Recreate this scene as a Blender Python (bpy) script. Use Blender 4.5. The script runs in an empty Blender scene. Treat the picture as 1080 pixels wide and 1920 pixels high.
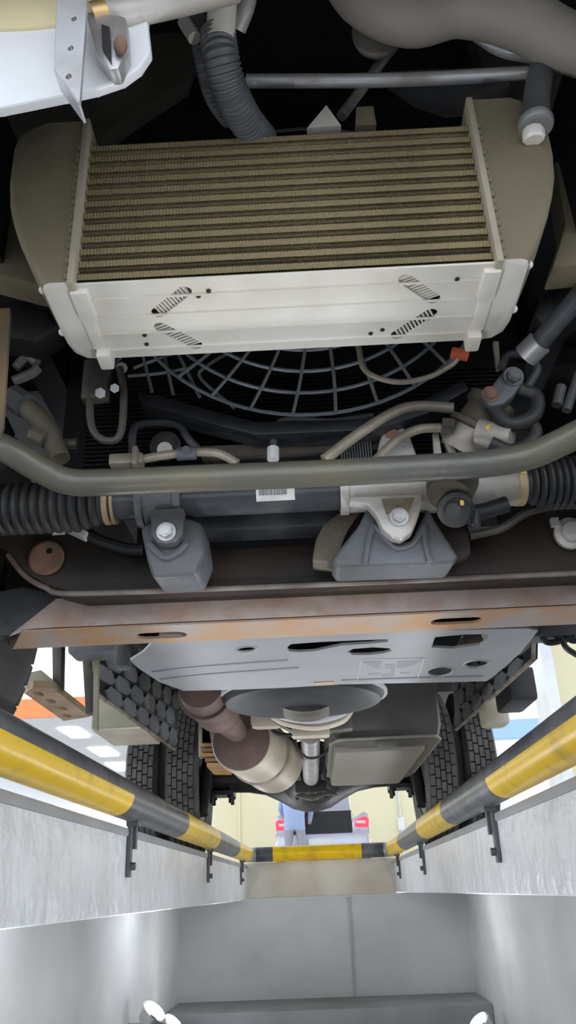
import bpy, bmesh, math, random
from mathutils import Vector, Matrix
random.seed(7)
S = bpy.context.scene
C = S.collection
# ------------------------------------------------------------------ camera
EYE = Vector((0, 0, -0.17))
PITCH, YAW, ROLL, F = math.radians(25.38), math.radians(-1.02), math.radians(-2.25), 1500.0
_f = Vector((math.sin(YAW)*math.cos(PITCH), math.cos(YAW)*math.cos(PITCH), math.sin(PITCH)))
_r0 = Vector((math.cos(YAW), -math.sin(YAW), 0)); _u0 = _r0.cross(_f)
_r = _r0*math.cos(ROLL) + _u0*math.sin(ROLL); _u = -_r0*math.sin(ROLL) + _u0*math.cos(ROLL)
cd = bpy.data.cameras.new('camera'); cam = bpy.data.objects.new('camera', cd); C.objects.link(cam)
m = Matrix((_r, _u, -_f)).transposed().to_4x4(); m.translation = EYE; cam.matrix_world = m
cd.sensor_fit = 'VERTICAL'; cd.sensor_height = 36.0; cd.lens = 36.0*F/1920.0; cd.clip_start = 0.02; cd.clip_end = 300
S.camera = cam
# ------------------------------------------------------------------ world / exposure
w = bpy.data.worlds.new('World'); S.world = w; w.use_nodes = True
bg = w.node_tree.nodes['Background']; bg.inputs[0].default_value = (0.86, 0.92, 1.0, 1); bg.inputs[1].default_value = 2.3
S.view_settings.view_transform = 'Standard'; S.view_settings.look = 'None'
S.view_settings.exposure = 0.0; S.view_settings.gamma = 1.0; S.view_settings.use_curve_mapping = False
PIT_LAMP_W = 10.0

# ------------------------------------------------------------------ helpers
def P(px, py, Y=None, Z=None, X=None):
    """pixel of the photograph -> point where its ray meets a plane of the place"""
    d = _f + _r*((px-540)/F) - _u*((py-960)/F)
    if Y is not None: t = (Y-EYE.y)/d.y
    elif Z is not None: t = (Z-EYE.z)/d.z
    else: t = (X-EYE.x)/d.x
    return EYE + d*t
def pxm(px, p):                       # pixels -> metres at the depth of a point
    return px*(Vector(p)-EYE).dot(_f)/F

def mat(name, base, rough=.6, metal=0., dirt=None, dscale=6., damt=.5, bump=.0, bscale=60., emit=None, estr=0., sharp=.18, det=6., bdist=.004, spec=.5, coat=0.):
    m = bpy.data.materials.new(name); m.use_nodes = True
    nt = m.node_tree; b = nt.nodes['Principled BSDF']
    b.inputs['Base Color'].default_value = (*base, 1); b.inputs['Roughness'].default_value = rough
    b.inputs['Metallic'].default_value = metal; b.inputs['Specular IOR Level'].default_value = spec
    if coat: b.inputs['Coat Weight'].default_value = coat; b.inputs['Coat Roughness'].default_value = .1
    tc = nt.nodes.new('ShaderNodeTexCoord')
    if dirt is not None:
        n = nt.nodes.new('ShaderNodeTexNoise'); n.inputs['Scale'].default_value = dscale; n.inputs['Detail'].default_value = det
        nt.links.new(tc.outputs['Object'], n.inputs['Vector'])
        r = nt.nodes.new('ShaderNodeMapRange'); r.clamp = True
        r.inputs[1].default_value = .62-.35*damt-sharp*.5; r.inputs[2].default_value = .62-.35*damt+sharp
        nt.links.new(n.outputs[0], r.inputs[0])
        mx = nt.nodes.new('ShaderNodeMix'); mx.data_type = 'RGBA'
        mx.inputs[6].default_value = (*base, 1); mx.inputs[7].default_value = (*dirt, 1)
        nt.links.new(r.outputs[0], mx.inputs[0]); nt.links.new(mx.outputs[2], b.inputs['Base Color'])
        if metal > 0:
            mr = nt.nodes.new('ShaderNodeMapRange'); mr.inputs[3].default_value = metal; mr.inputs[4].default_value = metal*.3
            nt.links.new(r.outputs[0], mr.inputs[0]); nt.links.new(mr.outputs[0], b.inputs['Metallic'])
    if bump:
        n2 = nt.nodes.new('ShaderNodeTexNoise'); n2.inputs['Scale'].default_value = bscale; n2.inputs['Detail'].default_value = 5
        nt.links.new(tc.outputs['Object'], n2.inputs['Vector'])
        bp = nt.nodes.new('ShaderNodeBump'); bp.inputs['Strength'].default_value = bump; bp.inputs['Distance'].default_value = bdist
        nt.links.new(n2.outputs[0], bp.inputs['Height']); nt.links.new(bp.outputs[0], b.inputs['Normal'])
    if emit is not None:
        b.inputs['Emission Color'].default_value = (*emit, 1); b.inputs['Emission Strength'].default_value = estr
    return m

class MB:
    """collects shapes into one bmesh"""
    def __init__(s): s.bm = bmesh.new(); s.mi = 0
    def _fin(s, vs):
        for f in {f for v in vs for f in v.link_faces}: f.material_index = s.mi
        return s
    def box(s, c, d, rot=None, bev=0.):
        r = bmesh.ops.create_cube(s.bm, size=1)['verts']
        for v in r: v.co = Vector((v.co.x*d[0], v.co.y*d[1], v.co.z*d[2]))
        if bev:
            es = list({e for v in r for e in v.link_edges})
            o = bmesh.ops.bevel(s.bm, geom=es, offset=bev, segments=2, affect='EDGES', profile=.6)
            r = list({v for f in o['faces'] for v in f.verts} | {v for v in r if v.is_valid})
        M = (rot.to_4x4() if rot is not None else Matrix()); 
        for v in r: v.co = (M @ v.co) + Vector(c)
        return s._fin(r)
    def cyl(s, a, b, r, r2=None, seg=20, cap=True):
        a, b = Vector(a), Vector(b); d = b-a
        q = d.to_track_quat('Z', 'Y').to_matrix().to_4x4()
        M = Matrix.Translation((a+b)/2) @ q
        o = bmesh.ops.create_cone(s.bm, cap_ends=cap, segments=seg, radius1=r, radius2=r if r2 is None else r2, depth=d.length, matrix=M)
        return s._fin(o['verts'])
    def sph(s, c, r, sc=(1, 1, 1), seg=16):
        o = bmesh.ops.create_uvsphere(s.bm, u_segments=seg, v_segments=max(6, seg//2), radius=r)['verts']
        for v in o: v.co = Vector((v.co.x*sc[0], v.co.y*sc[1], v.co.z*sc[2])) + Vector(c)
        return s._fin(o)
    def tube(s, pts, r, seg=12, sub=6, ribs=None):
        pts = [Vector(p) for p in pts]
        rs = r if isinstance(r, (list, tuple)) else [r]*len(pts)
        path, rad = [], []
        n = len(pts)
        if n == 2 or sub <= 1: path, rad = pts, list(rs)
        else:
            for i in range(n-1):
                p0 = pts[i-1] if i else pts[0]*2-pts[1]; p1 = pts[i]; p2 = pts[i+1]; p3 = pts[i+2] if i+2 < n else pts[-1]*2-pts[-2]
                for k in range(sub):
                    t = k/sub
                    path.append(.5*((2*p1)+(-p0+p2)*t+(2*p0-5*p1+4*p2-p3)*t*t+(-p0+3*p1-3*p2+p3)*t**3)); rad.append(rs[i]*(1-t)+rs[i+1]*t)
            path.append(pts[-1]); rad.append(rs[-1])
        if ribs:                       # corrugated: resample, alternating radius
            step, amp = ribs; L = [0]
            for i in range(1, len(path)): L.append(L[-1]+(path[i]-path[i-1]).length)
            N = max(4, int(L[-1]/step*4)); np_, nr = [], []
            j = 0
            for k in range(N+1):
                t = L[-1]*k/N
                while j < len(L)-2 and L[j+1] < t: j += 1
                u = (t-L[j])/max(1e-9, L[j+1]-L[j])
                np_.append(path[j].lerp(path[j+1], u)); nr.append((rad[j]*(1-u)+rad[j+1]*u)*(1+amp*(1 if k % 4 in (1, 2) else -1)))
            path, rad = np_, nr
        rings = []; up = None
        for i, p in enumerate(path):
            t = (path[min(i+1, len(path)-1)]-path[max(i-1, 0)]).normalized()
            if up is None: up = t.orthogonal().normalized()
            up = (up - t*up.dot(t)); up = up.normalized() if up.length > 1e-6 else t.orthogonal().normalized()
            b = t.cross(up)
            rings.append([s.bm.verts.new(p+(up*math.cos(2*math.pi*k/seg)+b*math.sin(2*math.pi*k/seg))*rad[i]) for k in range(seg)])
        fs = []
        for i in range(len(rings)-1):
            for k in range(seg): fs.append(s.bm.faces.new((rings[i][k], rings[i][(k+1) % seg], rings[i+1][(k+1) % seg], rings[i+1][k])))
        fs.append(s.bm.faces.new(rings[0][::-1])); fs.append(s.bm.faces.new(rings[-1]))
        for f in fs: f.material_index = s.mi
        return s
    def lathe(s, prof, o, axis, seg=32):
        """prof: list of (along, radius)"""
        o = Vector(o); ax = Vector(axis).normalized(); u = ax.orthogonal().normalized(); b = ax.cross(u)
        rings = [[s.bm.verts.new(o+ax*h+(u*math.cos(2*math.pi*k/seg)+b*math.sin(2*math.pi*k/seg))*max(r, 1e-4)) for k in range(seg)] for h, r in prof]
        for i in range(len(rings)-1):
            for k in range(seg): s.bm.faces.new((rings[i][k], rings[i][(k+1) % seg], rings[i+1][(k+1) % seg], rings[i+1][k])).material_index = s.mi
        s.bm.faces.new(rings[0][::-1]).material_index = s.mi; s.bm.faces.new(rings[-1]).material_index = s.mi
        return s
    def prism(s, poly, vec, bev=0., seg=2):
        vec = Vector(vec); a = [s.bm.verts.new(Vector(p)) for p in poly]; b = [s.bm.verts.new(Vector(p)+vec) for p in poly]
        n = len(a); fs = [s.bm.faces.new(a), s.bm.faces.new(b[::-1])]
        for i in range(n): fs.append(s.bm.faces.new((a[i], b[i], b[(i+1) % n], a[(i+1) % n])))
        bmesh.ops.recalc_face_normals(s.bm, faces=fs)
        for f in fs: f.material_index = s.mi
        if bev:
            es = list({e for f in fs for e in f.edges})
            o = bmesh.ops.bevel(s.bm, geom=es, offset=bev, segments=seg, affect='EDGES', profile=.6, clamp_overlap=True)
            for f in o['faces']: f.material_index = s.mi
        return s
    def loft(s, rings, cap=True):
        R = [[s.bm.verts.new(Vector(p)) for p in r] for r in rings]; n = len(R[0]); fs = []
        for i in range(len(R)-1):
            for k in range(n): fs.append(s.bm.faces.new((R[i][k], R[i][(k+1) % n], R[i+1][(k+1) % n], R[i+1][k])))
        if cap: fs.append(s.bm.faces.new(R[0][::-1])); fs.append(s.bm.faces.new(R[-1]))
        for f in fs: f.material_index = s.mi
        return s
    def build(s, name, mats, parent=None, label=None, smooth=35, shift=None):
        bmesh.ops.recalc_face_normals(s.bm, faces=s.bm.faces[:])
        me = bpy.data.meshes.new(name); s.bm.to_mesh(me); s.bm.free()
        if not isinstance(mats, (list, tuple)): mats = [mats]
        for mt in mats: me.materials.append(mt)
        if smooth:
            me.polygons.foreach_set('use_smooth', [True]*len(me.polygons)); me.set_sharp_from_angle(angle=math.radians(smooth))
        o = bpy.data.objects.new(name, me); C.objects.link(o)
        if parent is not None:
            o.parent = parent
            if parent.type == 'EMPTY': o.matrix_parent_inverse = Matrix.Translation(parent.location).inverted()
        if label: o['label'] = label
        return o

def holed(name, outer, holes, thick, mats, frame, parent=None, label=None, bev=0.):
    """flat plate with real holes. outer / holes: 2D lists in the frame (origin, ex, ey, ez)"""
    cu = bpy.data.curves.new('tmp', 'CURVE'); cu.dimensions = '2D'; cu.fill_mode = 'BOTH'; cu.extrude = thick/2; cu.bevel_depth = bev
    for pl in [outer]+holes:
        sp = cu.splines.new('POLY'); sp.points.add(len(pl)-1); sp.use_cyclic_u = True
        for i, p in enumerate(pl): sp.points[i].co = (p[0], p[1], 0, 1)
    to = bpy.data.objects.new('tmp', cu); C.objects.link(to)
    bpy.context.view_layer.update()
    me = bpy.data.meshes.new_from_object(to.evaluated_get(bpy.context.evaluated_depsgraph_get()))
    bpy.data.objects.remove(to); bpy.data.curves.remove(cu)
    o0, ex, ey, ez = frame
    M = Matrix((ex, ey, ez)).transposed().to_4x4(); M.translation = o0
    me.transform(M); me.name = name; me.materials.clear()
    for p in me.polygons: p.material_index = 0; p.use_smooth = False
    me.materials.append(mats)
    o = bpy.data.objects.new(name, me); C.objects.link(o)
    if parent is not None:
        o.parent = parent
        if parent.type == 'EMPTY': o.matrix_parent_inverse = Matrix.Translation(parent.location).inverted()
    if label: o['label'] = label
    return o
def ell(cx, cy, rx, ry, n=18, rot=0):
    return [(cx+rx*math.cos(a)*math.cos(rot)-ry*math.sin(a)*math.sin(rot), cy+rx*math.cos(a)*math.sin(rot)+ry*math.sin(a)*math.cos(rot)) for a in [2*math.pi*i/n for i in range(n)]]
def stadium(a, b, r, n=8):
    a, b = Vector(a).to_2d(), Vector(b).to_2d(); d = math.atan2(b.y-a.y, b.x-a.x)
    return [(b.x+r*math.cos(d-math.pi/2+math.pi*i/n), b.y+r*math.sin(d-math.pi/2+math.pi*i/n)) for i in range(n+1)] + \
           [(a.x+r*math.cos(d+math.pi/2+math.pi*i/n), a.y+r*math.sin(d+math.pi/2+math.pi*i/n)) for i in range(n+1)]
def tag(o, label, cat, group=None, kind=None):
    if label: o['label'] = label
    if cat: o['category'] = cat
    if group: o['group'] = group
    if kind: o['kind'] = kind
    return o
def thing(name, label, cat, loc, group=None):
    o = bpy.data.objects.new(name, None); C.objects.link(o); o.location = loc
    return tag(o, label, cat, group)
def hexbolt(name, c, axis, r, h, mt, parent, washer=True, label=None):
    b = MB(); ax = Vector(axis).normalized()
    if washer: b.cyl(c, Vector(c)+ax*h*.3, r*1.35, seg=20)
    b.cyl(Vector(c)+ax*h*.25, Vector(c)+ax*h, r, seg=6); b.cyl(Vector(c)+ax*h, Vector(c)+ax*h*1.15, r*.7, seg=12)
    return b.build(name, mt, parent, label)

# ------------------------------------------------------------------ materials
M_ = {}
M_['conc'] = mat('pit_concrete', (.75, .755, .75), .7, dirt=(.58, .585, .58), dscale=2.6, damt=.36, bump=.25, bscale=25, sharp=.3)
M_['conc_paint'] = mat('painted_concrete', (.80, .82, .86), .32, dirt=(.60, .60, .60), dscale=3.5, damt=.38, bump=1.0, bdist=.012, bscale=18, sharp=.25)
M_['conc_end'] = mat('stained_concrete', (.74, .70, .62), .8, dirt=(.56, .48, .36), dscale=5, damt=.35, bump=.2, sharp=.3)
M_['conc_joint'] = mat('concrete_joint', (.58, .58, .57), .8, dirt=(.48, .48, .47), dscale=12, damt=.5)
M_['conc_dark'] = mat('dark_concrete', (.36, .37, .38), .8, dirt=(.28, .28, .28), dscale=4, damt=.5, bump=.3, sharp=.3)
M_['floor'] = mat('garage_floor', (.62, .62, .62), .6, dirt=(.5, .5, .5), dscale=1.5, damt=.4, bump=.1)
M_['yellow'] = mat('rail_yellow', (.86, .55, .012), .30, dirt=(.50, .30, .03), dscale=14, damt=.02, bump=.15, bscale=40)
M_['blackp'] = mat('rail_black', (.085, .09, .10), .32, dirt=(.17, .17, .17), dscale=12, damt=.25, bump=.15, bscale=40)
M_['elbow'] = mat('bare_elbow', (.42, .44, .48), .3, .3, dirt=(.3, .3, .3), dscale=20, damt=.3)
M_['steel'] = mat('bare_steel', (.55, .55, .56), .38, .7, dirt=(.25, .22, .2), dscale=12, damt=.3)
M_['cream'] = mat('cream_wall', (.80, .74, .50), .7, dirt=(.76, .70, .46), dscale=1, damt=.5)
M_['white'] = mat('white_paint', (.82, .83, .85), .3, dirt=(.7, .71, .72), dscale=5, damt=.25)
M_['creamreflect'] = mat('cream_reflection', (.75, .66, .40), .5)  # warm reflection on the bumper, put into a flat colour
M_['alu'] = mat('clean_aluminium', (.84, .81, .75), .5, .15, dirt=(.62, .57, .48), dscale=9, damt=.32, bump=.08, sharp=.3)
M_['aludust_warmlit'] = mat('dusty_aluminium_warmlit', (.245, .205, .13), .75, .05, dirt=(.155, .13, .085), dscale=7, damt=.5, bump=.3, bscale=150, sharp=.35)  # road dust, with the dim warm front light also put into the colour
M_['finlight'] = mat('dusty_fin_warmlit', (.33, .27, .135), .75, .0, dirt=(.235, .19, .10), dscale=11, damt=.45, bump=.8, bscale=320, sharp=.3)  # dust plus the warm light on the core front, both in the colour
M_['aluflange'] = mat('dusty_flange', (.50, .45, .36), .6, .15, dirt=(.34, .29, .21), dscale=9, damt=.45, sharp=.3)
M_['findark'] = mat('dark_tube', (.022, .019, .014), .8, .0)
M_['black'] = mat('black_plastic', (.006, .0065, .007), .5, dirt=(.014, .014, .014), dscale=8, damt=.4)
M_['rubber'] = mat('rubber', (.022, .023, .025), .5, dirt=(.05, .048, .046), dscale=10, damt=.3, bump=.1)
M_['hose'] = mat('grey_hose', (.075, .08, .09), .5, dirt=(.13, .125, .12), dscale=10, damt=.3)
M_['fan'] = mat('fan_guard_plastic', (.17, .185, .20), .45)
M_['bar'] = mat('stabiliser_paint', (.115, .115, .115), .30, .2, dirt=(.19, .17, .10), dscale=6, damt=.42, bump=.2, bscale=60, sharp=.4)
M_['rack'] = mat('rack_tube', (.06, .064, .076), .35, .2, dirt=(.11, .11, .115), dscale=14, damt=.25)
M_['cast'] = mat('cast_aluminium', (.60, .58, .55), .5, .35, dirt=(.32, .27, .21), dscale=9, damt=.45, bump=.35, bscale=90, sharp=.3)
M_['castgrey'] = mat('cast_grey', (.15, .16, .18), .5, .15, dirt=(.085, .08, .075), dscale=9, damt=.4, bump=.4, bscale=80, sharp=.3)
M_['duct'] = mat('dusty_duct', (.34, .31, .275), .6, dirt=(.20, .175, .145), dscale=6, damt=.45, bump=.1, sharp=.35)
M_['inner'] = mat('dusty_inner_panel', (.085, .078, .06), .7, dirt=(.05, .046, .04), dscale=5, damt=.5, sharp=.4)
M_['valve'] = mat('dusty_brown_casting', (.17, .145, .105), .65, .1, dirt=(.09, .078, .06), dscale=9, damt=.45, bump=.4, bscale=80, sharp=.3)
M_['cross'] = mat('crossmember_paint', (.026, .023, .021), .42, .1, spec=.2, dirt=(.06, .042, .032), dscale=7, damt=.42, bump=.3, bscale=40, sharp=.3)
M_['lip'] = mat('scuffed_lip', (.34, .31, .27), .5, .3, dirt=(.16, .12, .1), dscale=14, damt=.45)
M_['rust'] = mat('rusty_steel', (.64, .55, .51), .6, .1, dirt=(.48, .28, .19), dscale=16, damt=.36, bump=.4, bscale=50, sharp=.25)
M_['rustlip'] = mat('rusty_edge', (.60, .36, .20), .7, .1, dirt=(.50, .45, .42), dscale=12, damt=.4, bump=.4, sharp=.2)
M_['rustcap'] = mat('rusty_cap', (.26, .14, .09), .8, dirt=(.14, .09, .07), dscale=30, damt=.5, bump=.4)
M_['plate'] = mat('guard_plate_grey', (.46, .465, .48), .42, .2, dirt=(.36, .36, .37), dscale=7, damt=.4, bump=.1, sharp=.35)
M_['platehi'] = mat('guard_plate_edge', (.58, .58, .60), .45, .2)
M_['plateline'] = mat('guard_plate_relief', (.33, .34, .37), .5, .2)
M_['pan'] = mat('oil_pan', (.018, .02, .024), .42, .1, dirt=(.04, .04, .042), dscale=8, damt=.3)
M_['exrust'] = mat('exhaust_rust', (.20, .13, .11), .75, .2, dirt=(.12, .08, .07), dscale=12, damt=.5, bump=.3)
M_['muffler'] = mat('muffler_shell', (.62, .56, .44), .5, .3, dirt=(.40, .34, .28), dscale=7, damt=.4, bump=.15, sharp=.3)
M_['tank'] = mat('fuel_tank', (.12, .112, .10), .6, .0, dirt=(.055, .052, .048), dscale=5, damt=.4, bump=.25, bscale=50, sharp=.35)  # shade on the tank front is put into this dark colour
M_['sump'] = mat('tank_underside_lit', (.24, .22, .185), .6, .1, dirt=(.22, .2, .17), dscale=6, damt=.45, sharp=.3)  # paler than the tank front: light from below put into the colour
M_['grease'] = mat('greasy_metal', (.06, .055, .05), .5, .2, dirt=(.13, .112, .09), dscale=9, damt=.35, bump=.4, bscale=60)
M_['axle'] = mat('axle_black', (.024, .022, .020), .5, .1, dirt=(.05, .045, .04), dscale=9, damt=.35, bump=.3)
M_['tyre'] = mat('tyre_rubber', (.06, .057, .055), .75, dirt=(.13, .125, .115), dscale=6, damt=.35, bump=.3, bscale=80)
M_['silver'] = mat('silver_shaft', (.62, .62, .62), .35, .6, dirt=(.4, .39, .37), dscale=10, damt=.3)
M_['olive'] = mat('olive_box', (.30, .31, .22), .6, dirt=(.42, .36, .26), dscale=6, damt=.35)
M_['wood'] = mat('brown_plate', (.42, .30, .19), .7, dirt=(.28, .18, .1), dscale=12, damt=.4)
M_['wood2'] = mat('brown_strip', (.20, .13, .06), .6, dirt=(.10, .08, .06), dscale=9, damt=.45)
M_['lozenge'] = mat('mat_pad', (.17, .18, .20), .55, dirt=(.24, .24, .24), dscale=9, damt=.3)
M_['pipe'] = mat('beige_pipe', (.42, .37, .29), .45, .3, dirt=(.22, .19, .15), dscale=20, damt=.4)
M_['yel'] = mat('yellow_band', (.75, .55, .08), .5)
M_['tan'] = mat('tan_clamp', (.5, .38, .2), .45, .3, dirt=(.4, .3, .2), dscale=40, damt=.3)
M_['red'] = mat('red_connector', (.6, .12, .05), .5)
M_['label'] = mat('sticker_white', (.85, .85, .82), .5, dirt=(.7, .68, .62), dscale=40, damt=.3)
M_['ink'] = mat('sticker_ink', (.25, .25, .27), .6)
M_['orange'] = mat('orange_slat', (.55, .27, .10), .6, dirt=(.65, .42, .22), dscale=30, damt=.4)
M_['brass'] = mat('brass_end', (.6, .42, .2), .35, .8)
M_['fascia'] = mat('orange_fascia', (.9, .22, .06), .4)
M_['blue'] = mat('blue_cladding', (.25, .38, .85), .5)
M_['carpaint'] = mat('car_paint', (.50, .51, .60), .25, .4, coat=.8)
M_['carglass'] = mat('car_glass', (.05, .06, .07), .08)
M_['tail'] = mat('tail_lamp', (.7, .03, .05), .25, emit=(1, .05, .1), estr=1.2)
M_['tailw'] = mat('tail_lens', (.9, .7, .7), .2)
M_['shirt'] = mat('blue_shirt', (.36, .45, .68), .8, bump=.3)
M_['trouser'] = mat('grey_trousers', (.34, .34, .38), .85, bump=.3)
M_['skin'] = mat('skin', (.55, .32, .22), .6)
M_['hair'] = mat('hair', (.02, .018, .015), .6)
M_['lampglow'] = mat('lamp_lens', (1, 1, 1), .3, emit=(.92, .96, 1), estr=14)
M_['soffitlamp'] = mat('soffit_lamp', (1, 1, 1), .3, emit=(1, 1, 1), estr=4)
M_['soffit'] = mat('soffit_white', (.62, .62, .62), .6)
M_['chrome'] = mat('lamp_chrome', (.85, .86, .88), .12, .95)

# ------------------------------------------------------------------ setting: pit and hall
PA = math.radians(0.51)
def G(x, y, z):                       # pit coordinates -> world (the pit runs one degree off the lorry's axis)
    x = x-0.031
    return Vector((x*math.cos(PA)+y*math.sin(PA), -x*math.sin(PA)+y*math.cos(PA), z))
def gbox(b, x0, x1, y0, y1, z0, z1, bev=0.):
    b.box(G((x0+x1)/2, (y0+y1)/2, (z0+z1)/2), (x1-x0, y1-y0, z1-z0), rot=Matrix.Rotation(-PA, 3, 'Z'), bev=bev); return b
def struct(b, name, mt, label=None):
    o = b.build(name, mt, None, label); o['kind'] = 'structure'; return o
PE = 5.43                              # far end of the pit
struct(gbox(MB(), -.885, -.4565, -5, PE+.05, -.207, -.02, .012), 'wall_left_upper', M_['conc_paint'], 'painted concrete edge beam of the pit under the left rail')
struct(gbox(MB(), .4565, .885, -5, PE+.05, -.195, -.02, .012), 'wall_right_upper', M_['conc_paint'], 'painted concrete edge beam of the pit under the right rail')
struct(gbox(MB(), -1.1, -.87, -5, PE+.3, -1.75, -.203), 'wall_left_lower', M_['conc'], 'grey recessed lower pit wall on the left')
struct(gbox(MB(), .87, 1.1, -5, PE+.3, -1.75, -.193), 'wall_right_lower', M_['conc'], 'grey recessed lower pit wall on the right')
struct(gbox(MB(), -.4565, .4565, PE, PE+.3, -.2, -.0), 'wall_end_upper', M_['conc_end'], 'stained concrete head of the pit end wall')
struct(gbox(MB(), -.87, .87, PE+.012, PE+.3, -1.75, -.2), 'wall_end_lower', M_['conc'], 'grey concrete pit end wall')
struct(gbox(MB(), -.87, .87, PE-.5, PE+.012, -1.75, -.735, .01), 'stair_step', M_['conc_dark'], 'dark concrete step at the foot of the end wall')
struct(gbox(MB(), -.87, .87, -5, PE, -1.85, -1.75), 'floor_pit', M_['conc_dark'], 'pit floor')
struct(gbox(MB(), -14, -.885, -5, 45, -.1, 0), 'floor_left', M_['floor'], 'workshop floor left of the pit')
struct(gbox(MB(), .885, 14, -5, 45, -.1, 0), 'floor_right', M_['floor'], 'workshop floor right of the pit')
struct(gbox(MB(), -.885, .885, PE+.05, 45, -.1, 0), 'floor_far', M_['floor'], 'workshop floor beyond the pit')
for sd, nm in ((-1, 1), (1, 2)):
    struct(gbox(MB(), min(.452*sd, .47*sd), max(.452*sd, .47*sd), -5, PE, -.033, -.012, .006), 'trim_%d' % (nm+1), M_['conc_dark'], 'bare mortar strip along the top of the %s edge beam' % ('left' if sd < 0 else 'right'))
b = MB(); gbox(b, .16, .168, PE-.0, PE+.02, -.73, -.2); b.build('joint', M_['conc_joint'], bpy.data.objects['wall_end_lower'])
b = MB(); gbox(b, -.87, .87, PE-.004, PE+.02, -.212, -.2); b.build('ledge', M_['conc'], bpy.data.objects['wall_end_lower'])
# hall: cream back wall, roof, right pillar
b = MB(); b.box((.0, 21.5, 2.4), (7.2, .3, 4.8)); wb = struct(b, 'wall_back', M_['cream'], 'cream painted wall far behind the car')
b = MB()
for xx in (-1.9, 3.1): b.box((xx, 21.33, 2.4), (.05, .05, 4.8))
b.build('pilaster', M_['cream'], wb)
b = MB(); b.box((1.2, 6.5, 5.4), (11, 25, .2)); struct(b, 'ceiling', M_['white'], 'workshop roof')
b = MB(); b.box((4.35, 10.3, 2.5), (2.6, .5, 5)); struct(b, 'wall_right_pillar', M_['cream'], 'cream wall beside the bright opening on the right')
b = MB(); b.box((2.98, 10.2, 2.5), (.14, .6, 5)); struct(b, 'trim_1', M_['white'], 'white frame of the opening on the right')
# switch box on the back wall
p = P(752, 1545, Y=21.33)
t = thing('switch_box', 'small white switch box with conduit on the cream wall', 'switch box', p)
MB().box(p, (.16, .08, .3), bev=.01).build('box', M_['white'], t); MB().cyl((p.x, 21.32, 0), (p.x, 21.32, 4.6), .03, seg=8).build('conduit', M_['conc'], t)
# canopy across the yard with orange fascia and lamps in its soffit
zc = 3.95; q = P(100, 1346, Z=zc); yc = q.y; hf = pxm(34, (q.x, yc, zc))
t = thing('canopy', 'white canopy with orange fascia and lit soffit seen at left', 'canopy', (q.x, yc, 0))
MB().box((-9.2, yc+10, zc+.15), (10, 20, .3)).build('soffit', M_['soffit'], t)
MB().box((-9.2, yc-.1, zc+hf/2), (10, .2, hf)).build('fascia', M_['fascia'], t, 'orange fascia band')
for xx in (-4.6, -12): MB().box((xx, yc+9, zc/2), (.3, .3, zc)).build('post', M_['white'], t)
for px, py in ((140, 1372), (195, 1408), (226, 1436)):
    q = P(px, py, Z=zc); wl = pxm(36, q)
    MB().box((q.x, q.y, zc-.03), (wl, wl*2.6, .06), bev=.02).build('soffit_lamp', M_['soffitlamp'], t, 'bright rounded lamp in the soffit')
t = thing('shed', 'low blue clad shed far behind the right opening', 'building', (16, 40, 0))
qa, qb = P(880, 1388, Y=40), P(1120, 1352, Y=40)
MB().box(((qa.x+qb.x)/2, 43, qa.z/2), (qb.x-qa.x, 6, qa.z)).build('wall', M_['white'], t); MB().box(((qa.x+qb.x)/2, 42.9, (qa.z+qb.z)/2+.1), (qb.x-qa.x, 6.2, .9)).build('cladding', M_['blue'], t)

# ------------------------------------------------------------------ guard rails with painted bands
RR = .0435
def rail(side, label, bounds, brackets):
    X0 = .443*side; Z0 = .0443
    t = thing('guard_rail', label, 'railing', G(X0, 1.5, 0), 'striped pipe rails along the pit')
    yel = True
    for i in range(len(bounds)-1):
        b = MB(); b.tube([G(X0, bounds[i], Z0), G(X0, bounds[i+1], Z0)], RR, seg=40, sub=1)
        mats = [M_['yellow'] if yel else M_['blackp'], M_['blackp']]
        if yel and i == 0:            # the black paint runs over the outer top of the nearest yellow band
            for f in b.bm.faces:
                if f.calc_center_median().z > Z0+RR*.05: f.material_index = 1
        b.build('yellow_band' if yel else 'black_band', mats, t)
        yel = not yel
    for y in brackets:
        b = MB()
        xi = .4565*side - .006*side; Rz = Matrix.Rotation(-PA, 3, 'Z')
        b.box(G(xi, y, -.062), (.008, .026, .125), rot=Rz).box(G(xi-.004*side, y+.020, -.03), (.016, .016, .06), rot=Rz).box(G(X0, y, -.002), (.03, .04, .012), rot=Rz)
        b.cyl(G(xi, y, -.10), G(xi-.016*side, y, -.10), .009, seg=6)
        b.build('bracket', M_['castgrey'], t)
rail(-1, 'black and yellow striped pipe rail on the left pit edge', [-4, 1.93, 2.75, 3.6, 4.45, PE-.2], (.6, 2.13, 3.6, 5.0))
rail(1, 'black and yellow striped pipe rail on the right pit edge', [-4, 1.9, 2.7, 3.45, 4.4, PE-.2], (.6, 2.13, 3.75, 5.0))
t = thing('end_rail', 'short striped pipe rail across the far end of the pit', 'railing', G(0, PE, 0))
for x0, x1, mt in ((-.40, -.29, 'blackp'), (-.29, .26, 'yellow'), (.26, .40, 'blackp')):
    b = MB(); b.tube([G(x0, PE-.02, .045), G(x1, PE-.02, .045)], RR, seg=32, sub=1); b.build('yellow_band' if mt == 'yellow' else 'black_band', M_[mt], t)

for sd in (-1, 1):
    b = MB(); b.tube([G(.443*sd, PE-.2, .0443), G(.443*sd, PE-.10, .0445), G(.435*sd, PE-.04, .045), G(.40*sd, PE-.02, .045)], RR*.98, 24, sub=5); b.build('elbow', M_['elbow'], t)
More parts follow.
